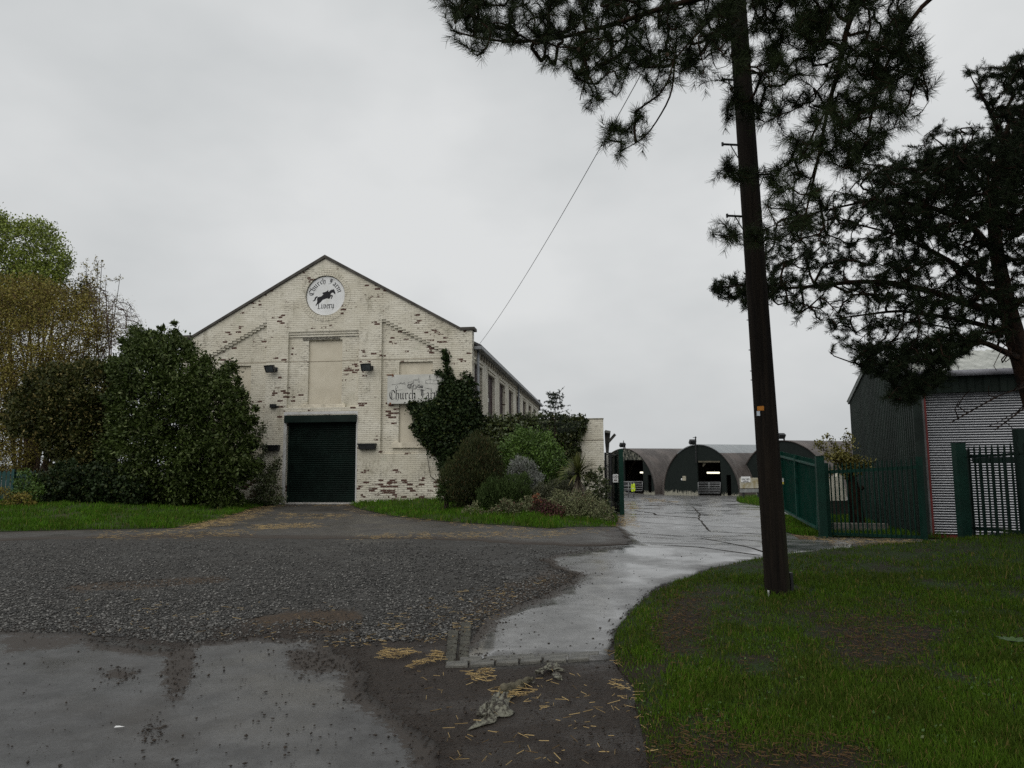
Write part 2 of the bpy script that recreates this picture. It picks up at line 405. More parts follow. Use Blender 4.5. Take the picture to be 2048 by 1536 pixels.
def strip(px, wd):
    P = [gnd(u, v) for u, v in px]; mb = MB(); pts = []
    for a, b in zip(P[:-1], P[1:]):
        k = max(2, int(np.linalg.norm(b - a) / .3)); pts += [a + (b - a) * i / k for i in range(k)]
    pts.append(P[-1]); pts = np.array(pts); t = nrm(np.gradient(pts, axis=0)); nn = np.stack([-t[:, 1], t[:, 0], 0 * t[:, 0]], -1)
    ww = wd * (.4 + 1.2 * np.random.default_rng(len(px)).random(len(pts)))[:, None]
    wob = nn * (vnoise(pts[:, 0], pts[:, 1], 2, 2.)[:, None] - .5) * wd * 2
    A = pts + wob + nn * ww; B = pts + wob - nn * ww; z = np.maximum(T(A[:, 0], A[:, 1]), T(B[:, 0], B[:, 1])) + .013
    A[:, 2] = B[:, 2] = z; n = len(pts)
    mb.add(list(A) + list(B), [(i, i + 1, n + i + 1, n + i) for i in range(n - 1)])
    return mb.build('joint', jm, ROAD_OB)
for px, wd in (([(1385, 1014), (1400, 1030), (1398, 1038), (1420, 1064), (1530, 1070)], .028), ([(1268, 1022), (1308, 1027), (1312, 1031), (1396, 1037)], .04),
               ([(1310, 1000), (1362, 1011), (1300, 1007)], .05), ([(1250, 1041), (1400, 1052), (1540, 1058)], .02), ([(1265, 1066), (1400, 1074), (1530, 1084)], .025),
               ([(1300, 1090), (1400, 1096), (1520, 1112)], .03), ([(1400, 1078), (1470, 1090), (1530, 1106)], .03), ([(1240, 1086), (1400, 1089), (1520, 1094)], .018)):
    strip(px, wd)
# kerb setts at the near end of the road
SETT = simple('sett_stone', (.095, .092, .08), .4, .5, var=.35, scale=9, dirt=(.045, .045, .03), bump=.7)
SETT2 = simple('mossy_sett', (.070, .068, .055), .7, .2, var=.4, scale=12, dirt=(.03, .03, .018), bump=1.)
rk = np.random.default_rng(3)
def sett(px4, i):
    c = np.array([gnd(u, v)[:2] for u, v in px4]); m = c.mean(0); c = m + (c - m) * .93
    mb = MB(); zt = .013 + rk.random() * .006 - .006 * (i > 1)
    top = m + (c - m) * .93
    mb.add([(*p, -.05) for p in c] + [(*p, zt - .008) for p in c] + [(*p, zt) for p in top],
           [(0, 1, 5, 4), (1, 2, 6, 5), (2, 3, 7, 6), (3, 0, 4, 7), (4, 5, 9, 8), (5, 6, 10, 9), (6, 7, 11, 10), (7, 4, 8, 11), (8, 9, 10, 11)])
    return mb.build('kerb_sett', SETT2 if i > 1 else SETT, None, base=(*m, 0))
ks = []
fr_x = [889, 937, 990, 1038, 1085, 1134, 1180]
for a, b in zip(fr_x[:-1], fr_x[1:]):
    s = lambda x: -(x - 889) * .052
    ks.append((sett([(a, 1336 + s(a)), (b, 1336 + s(b)), (b + 1, 1327 + s(b)), (a + 1, 1327 + s(a))], 0), 'front'))
bk_x = [917, 965, 1015, 1072, 1140, 1200]
for a, b in zip(bk_x[:-1], bk_x[1:]):
    s = lambda x: -(x - 889) * .045
    ks.append((sett([(a, 1327 + s(a)), (b, 1327 + s(b)), (b + 1, 1319.5 + s(b)), (a + 1, 1319.5 + s(a))], 0), 'second'))
ly = [1326, 1303, 1281, 1262]
for a, b in zip(ly[:-1], ly[1:]):
    k1 = lambda y: 889 + (1326 - y) * .11
    ks.append((sett([(k1(a), a), (k1(a) + 23, a), (k1(b) + 22, b), (k1(b), b)], 2), 'left'))
ly = [1318, 1294, 1276, 1258, 1246]
for a, b in zip(ly[:-1], ly[1:]):
    k1 = lambda y: 916 + (1318 - y) * .09
    ks.append((sett([(k1(a), a), (k1(a) + 23, a), (k1(b) + 21, b), (k1(b), b)], 2), 'inner'))
LAB = {'front': 'wet stone sett in the nearest row across the road end', 'second': 'wet stone sett in the second row across the road end',
       'left': 'squarish mossy sett in the outer row along the left road edge', 'inner': 'squarish mossy sett in the inner row along the left road edge'}
for o, kd in ks: tag(o, LAB[kd], 'kerb stone', 'setts in the ' + kd + ' kerb row')

# ------------------------------------------------------------------ loose stones, clods, straw
def stones(rng, P, size):
    n = len(P); base = np.array([(1, 0, 0), (-1, 0, 0), (0, 1, 0), (0, -1, 0), (0, 0, 1), (0, 0, -1.)])
    V = base[None] * (.55 + .8 * rng.random((n, 6, 1))) + (rng.random((n, 6, 3)) - .5) * .45
    a = rng.random(n) * 6.28; c, s = np.cos(a)[:, None], np.sin(a)[:, None]
    x = V[..., 0] * c - V[..., 1] * s; y = V[..., 0] * s + V[..., 1] * c
    V = np.stack([x, y * (.6 + .4 * rng.random((n, 1))), V[..., 2] * (.35 + .3 * rng.random((n, 1)))], -1) * size[:, None, None]
    V += P[:, None] + np.array([0, 0, 1]) * size[:, None, None] * .12
    f = np.array([(0, 2, 4), (2, 1, 4), (1, 3, 4), (3, 0, 4), (2, 0, 5), (1, 2, 5), (3, 1, 5), (0, 3, 5)])
    return V.reshape(-1, 3), (f[None] + np.arange(n)[:, None, None] * 6).reshape(-1, 3)
rng = np.random.default_rng(11)
def on_ground(q, dz=0.):
    p = gflat(q[:, 0], q[:, 1]); p[:, 2] = T(p[:, 0], p[:, 1]) + dz; return p
gpoly = [(-260, 1082), (0, 1084), (640, 1082), (1000, 1088), (1240, 1094), (1075, 1120), (1160, 1152), (1090, 1195), (940, 1262), (885, 1275), (700, 1285), (400, 1285), (160, 1268), (0, 1262), (-260, 1262)]
q = sample_poly(rng, gpoly, 100000); q = q + rng.normal(size=q.shape) * np.where(rng.random((len(q), 1)) < .35, 1., .15) * [26, 8]; q = q[q[:, 1] > 1078]
keep = rng.random(len(q)) * .44 - .20 + (fbm(q[:, 0] / 90, q[:, 1] / 26, 2, 1.) + .22 * sstep((600 - q[:, 0]) / 600) - .22 * sstep((1125 - q[:, 1]) / 40) - .40 * inpoly(q[:, 0], q[:, 1], [(430, 1250), (560, 1225), (730, 1220), (720, 1265), (560, 1285), (400, 1285)]) - .35 * inpoly(q[:, 0], q[:, 1], [(130, 1168), (460, 1150), (460, 1164), (140, 1184)])) > .36
q = q[keep]
P = on_ground(q, -.004)
V, Fc = stones(rng, P, .0045 + .020 * rng.random(len(P)) ** 3.2)
k = NT('crushed_stone', .5, .45); r = k.island()
k.col(k.mix(k.ma('POWER', r, 2.6), (.016, .0155, .014), (.185, .18, .168))).bump(k.noise(40, 3), .3, .005)
tag(npmesh('gravel', V, Fc, k.m), 'grey crushed stone gravel spread between slab and tarmac', 'gravel', kind='stuff')
def straws(rng, P, ln, lift=.01):
    n = len(P); a = rng.random(n) * 6.28; L = ln * .75 * (.25 + rng.random(n)); t = (rng.random(n) - .5) * .35
    d = np.stack([np.cos(a) * np.cos(t), np.sin(a) * np.cos(t), np.abs(np.sin(t))], -1) * L[:, None] / 2
    s = np.stack([-np.sin(a), np.cos(a), 0 * a], -1) * (.0012 + .0014 * rng.random((n, 1))); u = np.array([0, 0, 1]) * .003
    C0 = P + np.array([0, 0, 1]) * (lift + np.abs(d[:, 2:3]))
    V = np.stack([C0 - d - s, C0 - d + s, C0 - d + u, C0 + d - s, C0 + d + s, C0 + d + u], 1)
    f = np.array([(0, 1, 4), (0, 4, 3), (1, 2, 5), (1, 5, 4), (2, 0, 3), (2, 3, 5)])
    return V.reshape(-1, 3), (f[None] + np.arange(n)[:, None, None] * 6).reshape(-1, 3)
SP = []
for pl, n, ln in (([(750, 1330), (770, 1300), (880, 1305), (885, 1325), (800, 1345)], 620, .13), ([(920, 1345), (990, 1340), (985, 1370), (925, 1365)], 90, .1), ([(950, 1390), (1020, 1375), (1075, 1375), (1060, 1395), (980, 1412)], 130, .12),
                  ([(760, 1350), (1300, 1340), (1300, 1536), (900, 1536)], 230, .09), ([(1210, 1290), (1290, 1310), (1330, 1536), (1240, 1500)], 240, .10), ([(880, 1190), (1110, 1150), (1000, 1240), (880, 1290), (640, 1300)], 380, .09),
                  ([(1280, 1180), (1600, 1180), (1700, 1500), (1250, 1400)], 60, .09), ([(150, 1200), (700, 1210), (880, 1240), (700, 1290), (150, 1270)], 160, .10)):
    q = sample_poly(rng, pl, int(n * .8)); q = q[fbm(q[:, 0] / 40, q[:, 1] / 16, 1, 1.) > .42 + .0 * ln]; SP.append((on_ground(q, .010), ln))
for pl, n, ln in (([(350, 1058), (430, 1040), (520, 1015), (560, 1012), (520, 1030), (470, 1050), (380, 1062)], 900, .25), ([(500, 1052), (640, 1048), (640, 1056), (520, 1062)], 350, .25), ([(560, 1028), (700, 1030), (690, 1040), (560, 1040)], 250, .22),
                  ([(560, 1010), (700, 1010), (690, 1014), (570, 1014)], 120, .2), ([(700, 1072), (1080, 1064), (1240, 1060), (1100, 1078), (700, 1080)], 550, .2), ([(1200, 1052), (1232, 1052), (1250, 1022), (1262, 1022), (1262, 1056)], 500, .2), ([(700, 1020), (1000, 1056), (1200, 1062), (1000, 1063), (720, 1030)], 260, .2),
                  ([(180, 1066), (480, 1060), (500, 1075), (200, 1084)], 400, .2), ([(1574, 1040), (1640, 1078), (1850, 1084), (1850, 1092), (1640, 1086), (1600, 1070)], 500, .16), ([(1250, 1004), (1268, 1004), (1275, 1018), (1252, 1022)], 300, .25), ([(1280, 996), (1360, 1003), (1350, 1006), (1290, 1004)], 300, .3)):
    q = sample_poly(rng, pl, n); SP.append((np.array([gnd(*a) for a in q[::4]]).repeat(4, 0)[:n] + np.c_[(rng.random((n, 2)) - .5) * .5, np.zeros(n)] + np.array([0, 0, .016]), ln))
V0 = []; F0 = []; o = 0
for P_, ln in SP:
    V, Fc = straws(rng, P_, ln); V0.append(V); F0.append(Fc + o); o += len(V)
k = NT('straw', .6, .3); k.col(k.mix(k.island(), (.10, .06, .02), (.52, .38, .17)))
tag(npmesh('straw', np.concatenate(V0), np.concatenate(F0), k.m), 'loose yellow straw strewn over mud and tarmac', 'straw', kind='stuff')

# ------------------------------------------------------------------ grass
def blades(rng, P, h, wd, lean=.5):
    n = len(P); a = rng.random(n) * 6.28; b = rng.random(n) * 6.28; H = h * (.45 + .9 * rng.random(n)); W = wd * (.6 + .8 * rng.random(n))
    s = np.stack([np.cos(a), np.sin(a), 0 * a], -1) * W[:, None] / 2
    d = np.stack([np.cos(b), np.sin(b), 0 * b], -1) * (H * lean * rng.random(n))[:, None]
    up = np.stack([0 * a, 0 * a, H], -1)
    m = P + up * .6 + d * .35; t = P + up + d
    V = np.stack([P - s, P + s, m - s * .7, m + s * .7, t], 1)
    f = np.array([(0, 1, 3), (0, 3, 2), (2, 3, 4)])
    return V.reshape(-1, 3), (f[None] + np.arange(n)[:, None, None] * 5).reshape(-1, 3)
def grassmat(name, a, b, dry, pdry=.93):
    k = NT(name, .7, .10); r = k.island(); c = k.mix(r, a, b)
    c = k.mix(k.mr(k.noise(1.4, 6, .65), .38, .62, 0, .8), c, tuple((x + y) * .55 for x, y in zip(a, (.045, .05, .01))))
    c = k.mix(k.ma('GREATER_THAN', k.ma('FRACT', k.ma('MULTIPLY', r, 91.3)), pdry), c, dry)
    k.col(c); return k.m
GRASS1 = grassmat('verge_grass', (.025, .060, .003), (.070, .128, .008), (.14, .11, .035), .94)
GRASS2 = grassmat('bank_grass', (.030, .088, .004), (.075, .165, .008), (.13, .12, .03), .95)
def turf(name, g, s):
    k = NT(name, .9, .2)
    c = k.mix(k.mr(k.ma('ADD', k.noise(2.6, 8, .75), k.ma('MULTIPLY', k.attr('bare'), .16)), .42, .66), g, k.mix(k.noise(22, 5, .7), s, tuple(x * 2. for x in s)))
    k.col(c).bump(k.noise(25, 6, .7), .8, .03); return k.m
TURF1 = turf('verge_soil', (.018, .036, .007), (.016, .012, .008))
TURF2 = turf('bank_soil', (.030, .055, .010), (.028, .024, .012))
# right-hand verge: a low mound
vg = G((1222, 1322), (1232, 1262), (1266, 1220), (1324, 1176), (1424, 1138), (1544, 1113), (1700, 1099)) + [tuple(gnd(1880, 1093)[:2]), (9.6, 12.9), (13, 12.3), (13, .5), (.9, .5), (.62, 2.4), (.70, 3.9), (.78, 4.6), (.82, 5.2)]
def mound(x, y, poly):
    d = edged(x, y, poly)
    return .07 * sstep(d / .35) + .26 * sstep((x - 4) / 5.5) * sstep(d / 1.2) + .05 * (fbm(x, y, 4, .8) - .5) * sstep(d / .6)
def barev(x, y):
    u, v = proj(np.stack([x, np.maximum(y, .8), x * 0 + .1], -1)); r = x * 0
    for pl, s in (([(1330, 1190), (1420, 1170), (1420, 1240), (1390, 1310), (1320, 1330), (1310, 1250)], 30), ([(1690, 1230), (1790, 1215), (1880, 1250), (1850, 1320), (1730, 1340), (1650, 1310)], 35),
                  ([(1180, 1480), (1350, 1440), (1500, 1460), (1720, 1480), (1800, 1600), (1180, 1600)], 40), ([(1200, 1290), (1240, 1290), (1300, 1430), (1330, 1536), (1200, 1536)], 22), ([(1570, 1210), (1640, 1205), (1680, 1240), (1560, 1235)], 25)):
        d = edged(u, v, pl); i = inpoly(u, v, pl); r = np.maximum(r, np.clip(.5 + np.where(i, d, -d) / (2 * s), 0, 1))
    return r
VP = noisy(vg, .05, .2, 9)
tag(sheet('verge', VP, TURF1, .010, .22, mound, {'bare': barev}), kind='structure')
# dark clods / pebbles on the slab, the road and the mud
q = np.concatenate([sample_poly(rng, [(0, 1275), (700, 1285), (860, 1536), (0, 1536)], 900), sample_poly(rng, [(640, 1280), (740, 1290), (760, 1400), (620, 1330)], 260), sample_poly(rng, [(945, 1262), (1150, 1170), (1120, 1130), (1230, 1100), (1500, 1100), (1330, 1170), (1225, 1270), (1215, 1310), (945, 1315)], 500),
                    sample_poly(rng, [(740, 1330), (890, 1340), (1220, 1335), (1300, 1536), (880, 1536)], 2600), sample_poly(rng, [(1100, 1120), (1200, 1150), (1040, 1240), (940, 1270)], 500)] + [sample_poly(rng, pl, n_) + rng.normal(size=(n_, 2)) * 7 for pl, n_ in (([(330, 1290), (400, 1290), (380, 1370), (350, 1410), (330, 1400)], 500), ([(185, 1345), (240, 1338), (290, 1348), (240, 1362)], 220), ([(290, 1450), (330, 1440), (320, 1480), (285, 1490)], 160), ([(560, 1290), (700, 1310), (735, 1340), (600, 1360)], 700), ([(400, 1270), (700, 1225), (740, 1260), (600, 1290)], 900))])
P = on_ground(q, .010)
for lp_, n_, sg_, ok in ((AP, 5200, .10, lambda e: e[:, 1] > 3.2), (RDN, 3400, .12, lambda e: (e[:, 1] < 16) & (e[:, 0] < .2 + (e[:, 1] - 6) * .24)), (VP, 1500, .07, lambda e: (e[:, 1] > 3.2) & (e[:, 0] < 2.2))):
    e = np.array(lp_); e = e[ok(e)]; e = e[rng.integers(0, len(e), n_)] + rng.normal(size=(n_, 2)) * sg_ * (.4 + 1.6 * rng.random((n_, 1)) ** 2); P = np.concatenate([P, np.c_[e, T(e[:, 0], e[:, 1]) + .012]])
V, Fc = stones(rng, P, .002 + .013 * rng.random(len(P)) ** 5)
tag(npmesh('mud_clods', V, Fc, simple('clod', (.026, .019, .014), .7, .35, var=.4, scale=20)), 'dark mud clods and pebbles scattered on the wet concrete', 'mud', kind='stuff')
def grass_on(name, poly, zf, pxpoly, npx, nxy, h, wd, mat, label, bare=None, seed=1, ymax=99, xyrect=None, lean=.6):
    rg = np.random.default_rng(seed)
    q = sample_poly(rg, pxpoly, npx); p1 = gflat(q[:, 0], q[:, 1])[:, :2]
    parts = [p1]
    if nxy:
        x0, x1, y0, y1 = xyrect; parts.append(np.array([x0, y0]) + rg.random((nxy, 2)) * np.array([x1 - x0, y1 - y0]))
    p = np.concatenate(parts); p = p[inpoly(p[:, 0], p[:, 1], poly)]
    x, y = p[:, 0], p[:, 1]
    cl = fbm(x, y, 3, 2.2)
    keep = rg.random(len(p)) < np.clip((cl - .28) * 3.0, .08, 1) * (1 - .66 * (np.clip(bare(x, y) * 1.2 - .5 * (fbm(x, y, 8, 3.) - .3), 0, 1) if bare else 0))
    x, y, cl = x[keep], y[keep], cl[keep]
    z = T(x, y) + .008 + zf(x, y, poly)
    P = np.stack([x, y, z - .01], -1)
    dist = np.hypot(x, y)
    hb = 1 - .45 * np.clip(bare(x, y), 0, 1) if bare else 1
    V, Fc = blades(rg, P, h * (.55 + .9 * cl) * hb, wd(dist) if callable(wd) else wd, lean)
    return tag(npmesh(name, V, Fc, mat), label, 'grass', kind='stuff')
grass_on('verge_grass', VP, mound, [(1200, 1600), (1215, 1320), (1260, 1210), (1420, 1130), (1540, 1105), (1880, 1085), (2300, 1070), (2300, 1600)], 180000, 120000, .052, lambda d: .0032 + .0006 * d, GRASS1,
         'short wet grass around the telegraph pole with muddy bare patches', barev, 1, xyrect=(.6, 11, 2.5, 9.5))
# grass bank left of the barn door
lb = G((0, 1064), (180, 1060), (350, 1057), (430, 1041), (500, 1019), (545, 1010)) + [tuple(gnd(566, 1008)[:2]), (-8.5, 30), (-14, 45), (-45, 45), (-45, 17), (-20, 16.9)]
lb[0] = (lb[0][0], lb[0][1])
LB = noisy(lb, .12, .4, 12)
def bankz(x, y, poly): d = edged(x, y, poly); return .05 * sstep(d / .4) + .24 * sstep(d / 5) + .08 * (fbm(x, y, 4, .5) - .5) * sstep(d)
tag(sheet('grass_bank', LB, TURF2, .010, .6, bankz, {'bare': zero}), kind='structure')
grass_on('bank_grass', LB, bankz, [(-120, 1066), (0, 1064), (350, 1058), (430, 1041), (545, 1008), (560, 1000), (300, 996), (-120, 996)], 75000, 0, .10, .016, GRASS2, 'bright green grass bank between left bushes and gravel', None, 2)
# grass bed right of the barn door, in front of the shrubs
cb = [tuple(gnd(698, 1009)[:2])] + G((722, 1019), (780, 1032), (900, 1045), (1100, 1058), (1228, 1054), (1238, 1036), (1226, 1015)) + [(4.0, 26.5), (3.3, 27.5), (-2, 29), (-5.5, 27.5)]
CB = noisy(cb, .10, .3, 15)
tag(sheet('garden_bed', CB, TURF2, .010, .4, bankz, {'bare': zero}), kind='structure')
grass_on('bed_grass', CB, bankz, [(690, 1005), (722, 1019), (780, 1033), (900, 1046), (1100, 1059), (1230, 1055), (1240, 1036), (1225, 1008), (1000, 1004), (700, 1000)], 40000, 0, .12, .016, GRASS2, 'bright green grass edging the shrub bed by the barn', None, 3)
# grassy patches beyond the fences
for i, (poly, n, h, lb_) in enumerate((([(7.1, 16.6), (9.2, 15.1), (9.3, 15.8), (11.6, 24.2), (9, 24), (7.7, 21), (7.3, 18)], 16000, .13, 'rough grass behind the green railing gate beside the shed'),
                                  (G((1472, 1002), (1518, 998), (1560, 1000), (1560, 1014), (1515, 1012), (1480, 1006)), 5000, .3, 'grass tuft island under the yard sign'),
                                  ([(7.0, 16.55), (7.25, 18.2), (7.75, 20.6), (7.5, 20.8), (6.9, 18.2), (6.75, 16.7)], 3000, .14, 'weeds along the foot of the solid green gate'))):
    tag(sheet('grass_patch', noisy(poly, .06, .3, 20 + i), TURF2, .02, .6, lambda x, y, p: .05 * sstep(edged(x, y, p) / .3), {'bare': zero}), kind='structure')
    rg = np.random.default_rng(30 + i); p = sample_poly(rg, poly, n)
    V, Fc = blades(rg, np.c_[p, T(p[:, 0], p[:, 1]) + .02], h, .015, .7)
    tag(npmesh('rough_grass', V, Fc, GRASS2), lb_, 'grass', kind='stuff')
# brown dirt strip beside the solid gate
dp = G((1572, 1042), (1640, 1079), (1600, 1079), (1575, 1062))
tag(sheet('dirt_strip', noisy(dp, .05, .3, 31), simple('brown_dirt', (.085, .055, .032), .9, .2, var=.35, scale=5, bump=.6), .018, .5), kind='structure')
#@@PART2
# ==================================================================================================
#  BARN
# ==================================================================================================
O = gnd(640, 1008); O[2] = 0
TH = math.radians(6.9)
UB = np.array([math.cos(TH), -math.sin(TH), 0]); NB = np.array([math.sin(TH), math.cos(TH), 0])
def bl(x, y, w_=0.):
    d = ray(x, y); t = ((O + NB * w_ - CP) @ NB) / (d @ NB); p = CP + d * t - O; return float(p @ UB), float(p[2])
def bw(u_, w_, z): return O + UB * u_ + NB * w_ + np.array([0, 0, z])
UR, ZE, ZR, LEN = 5.84, 6.50, 9.52, 30.
def brickmat(name, peel_bottom=True, axis='xz', amount=1.0):
    k = NT(name, .75, .25)
    x, y, z = k.sep()
    v = k.comb(x if axis == 'xz' else y, z, 0.)
    v2 = k.n('ShaderNodeVectorMath', {0: v, 1: k.n('ShaderNodeVectorMath', {0: k.n('ShaderNodeTexNoise', {'Vector': k.obj, 'Scale': 1.5}).outputs['Color'], 3: .02}, operation='SCALE').outputs[0]}, operation='ADD').outputs[0]
    br = k.n('ShaderNodeTexBrick', {'Vector': v2, 'Color1': (0, 0, 0), 'Color2': (1, 1, 1), 'Mortar': (.5, .5, .5), 'Scale': 1., 'Mortar Size': .006, 'Mortar Smooth': .35, 'Bias': 0., 'Brick Width': .225, 'Row Height': .0765})
    rnd = br.outputs['Color']; zf = k.ma('FRACT', k.ma('DIVIDE', k.ma('ADD', k.sep(v2)[1], .0), .0765))
    hl = k.mr(k.ma('ABSOLUTE', k.ma('SUBTRACT', zf, .02)), .05, .13, 1, 0); mort = k.ma('MAXIMUM', k.ma('MULTIPLY', hl, .8), k.ma('MULTIPLY', br.outputs['Fac'], .42))
    rb = k.sep(rnd)[0]
    big = k.noise(.75, 5, .6, k.map((1, 1, 1.2))); med = k.noise(5, 6, .7); fine = k.noise(35, 5, .65)
    paint = k.mix(k.mr(big, .35, .65), (.58, .545, .445), (.69, .66, .565))
    paint = k.mix(k.mr(rb, .2, .9, 0, .35), paint, (.52, .485, .395))
    grime = k.noise(2.2, 8, .75, k.map((1.3, 1.3, .45), loc=(2, 6, 1)))
    paint = k.mix(k.mr(grime, .53, .72, 0, .75), paint, (.27, .25, .185))
    paint = k.mix(k.mr(k.noise(1.1, 6, .7, k.map((1, 1, 1), loc=(7, 3, 1))), .60, .72, 0, .45), paint, (.36, .38, .28))
    # peeled bricks
    low = k.ma('MULTIPLY', k.mr(z, .1, 2.1, 1, 0), .10) if peel_bottom else 0.
    s = k.ma('ADD', k.ma('ADD', k.ma('MULTIPLY', rb, .46), k.ma('MULTIPLY', k.noise(.95, 5, .62, k.map((1, 1, 1.25), loc=(3.3, 0, 8.1))), .92)), low)
    s = k.ma('ADD', s, k.ma('MULTIPLY', k.ma('SUBTRACT', med, .5), .36))
    pe = k.mr(s, .925 / amount ** .3, .945 / amount ** .3)
    bc = k.mix(k.noise(8, 4), (.055, .030, .024), (.12, .058, .044))
    c = k.mix(pe, paint, bc)
    # bare mortar joints / hairline dirt
    jw = k.ma('MULTIPLY', mort, k.mr(k.ma('ADD', k.noise(3, 5, .7), k.ma('MULTIPLY', low, .9) if peel_bottom else 0.), .28, .62, .16, 1.))
    c = k.mix(jw, c, (.105, .085, .06))
    # dark chips where joints have opened
    chip = k.mr(k.ma('ADD', k.noise(14, 4, .6, k.map((.5, .5, 1.6))), k.ma('ADD', k.ma('MULTIPLY', k.noise(1.3, 3, .5, k.map(loc=(9, 9, 2))), .45), low)), .80, .86)
    c = k.mix(k.ma('MULTIPLY', chip, k.mr(mort, 0, .6, .25, 1.)), c, (.05, .038, .028))
    k.col(c)
    h = k.ma('SUBTRACT', k.ma('SUBTRACT', k.ma('ADD', k.ma('MULTIPLY', fine, .12), k.ma('MULTIPLY', rb, .14)), k.ma('MULTIPLY', mort, .55)), k.ma('MULTIPLY', pe, .35))
    k.bump(h, .55, .012)
    return k.m
BRICK = brickmat('painted_brick')
BRICKS = brickmat('painted_brick_side', False, 'yz', .8)
def plaster():
    k = NT('painted_plaster', .8, .2)
    c = k.mix(k.mr(k.noise(1.2, 7, .65), .3, .7), (.50, .455, .36), (.60, .555, .45))
    c = k.mix(k.mr(k.noise(3, 6, .7, k.map((1, 1, .3))), .58, .75, 0, .45), c, (.34, .31, .23)); k.col(c).bump(k.noise(8, 6), .15, .01); return k.m
PLAST = plaster()
COPE = simple('dark_coping', (.055, .05, .043), .7, .3, var=.35, scale=3, dirt=(.10, .10, .08))
barn = thing('brick_barn', 'tall gabled barn of peeling cream painted brick with green roller door', 'barn', O, -TH)
fm = lambda a, b, w_: (a, w_, b)
OUTL = [(-UR, -.3), (UR, -.3), (UR, ZE), (UR - .42, ZE), (0, ZR), (-UR + .42, ZE), (-UR, ZE)]
DOOR = rect(-1.40, 1.37, -.4, 3.36)
def notch(lp):      # opens the outline at the bottom for the door
    return [(-UR, -.3), (-1.40, -.3), (-1.40, 3.36), (1.37, 3.36), (1.37, -.3)] + lp[1:]
OUTD = notch(OUTL)
def steps(u0, z0, u1, z1, n):
    r = []; du = (u1 - u0) / n; dz = (z1 - z0) / n
    for i in range(n): r += [(u0 + du * i, z0 + dz * i), (u0 + du * (i + 1), z0 + dz * i)]
    return r
def side_recess(sg, drop, zb=1.86, us=2.32, ue=4.86):
    top = steps(us, 7.02 - drop, ue, 5.66 - drop, 16)
    lp = [(ue, zb), (us, zb)] + top + [(ue, 5.66 - drop)]
    return [(sg * a, b) for a, b in lp]
CR = rect(-1.43, 1.42, 3.66, 6.62)
wallmb = MB()
slab(wallmb, [OUTD, side_recess(1, 0), side_recess(-1, 0), CR, circ(.03, 8.03, .80)], 0, .04, fm, False)
slab(wallmb, [OUTD, side_recess(1, .095), side_recess(-1, .095), rect(-1.43, 1.42, 3.66, 6.52), circ(.03, 8.03, .80)], .04, .075, fm, False)
slab(wallmb, [OUTD, side_recess(1, .095), side_recess(-1, .095), rect(-1.43, 1.42, 3.66, 6.42), circ(.03, 8.03, .80)], .075, .12, fm, False)
slab(wallmb, [OUTD, rect(2.99, 4.30, 2.28, 5.36), rect(-4.30, -2.99, 2.28, 5.36), rect(-.64, .72, 3.78, 6.30)], .12, .21, fm, False)
slab(wallmb, [OUTD], .26, .42, fm, True)
wallmb.build('front_wall', BRICK, barn)
pm = MB()
for r_ in ((2.99, 4.30, 2.28, 5.36), (-4.30, -2.99, 2.28, 5.36), (-.64, .72, 3.78, 6.30)): slab(pm, [rect(*r_)], .21, .258, fm, False)
for i, r_ in enumerate(((2.99, 4.30, 2.28, 5.36), (-4.30, -2.99, 2.28, 5.36), (-.64, .72, 3.78, 6.30))):
    slab(MB(), [rect(*r_)], .21, .258, fm, False).build('blind_window', PLAST, barn)
SILL = simple('painted_sill', (.62, .57, .46), .8, .2, var=.15, dirt=(.3, .27, .2))
for (a, b, z0, z1) in ((2.76, 4.5, 2.08, 2.28), (-4.5, -2.76, 2.08, 2.28), (-.86, .90, 3.60, 3.78)):
    MB().box(a, b, .02, .24, z0, z1).build('sill', SILL, barn, bevel=.012)
# rough lintel over the middle blind window
rl = MB(); rg = np.random.default_rng(8)
nx, nz = 40, 10
gx_ = np.linspace(-.88, .62, nx); gz_ = np.linspace(6.30, 6.50, nz)
vv = [(a, .115 - .045 * rg.random(), b) for b in gz_ for a in gx_]
rl.add(vv, [(j * nx + i, j * nx + i + 1, (j + 1) * nx + i + 1, (j + 1) * nx + i) for j in range(nz - 1) for i in range(nx - 1)])
rl.build('lintel', simple('rough_stone', (.20, .19, .16), .9, .2, var=.4, scale=14), barn)
# thin string line across the front
sl_ = MB(); zb_ = bl(640, 722)[1]
for a, b, w_ in ((-1.43, -.64, .12), (-.64, .72, .21), (.72, 1.42, .12), (1.42, 2.32, 0), (2.32, 4.86, .12), (-2.32, -1.43, 0), (-4.86, -2.32, .12)):
    sl_.box(a + .003, b - .003, w_ - .006, w_ + .02, zb_, zb_ + .022)
sl_.build('string_course', simple('cable_grey', (.28, .24, .18), .8), barn)
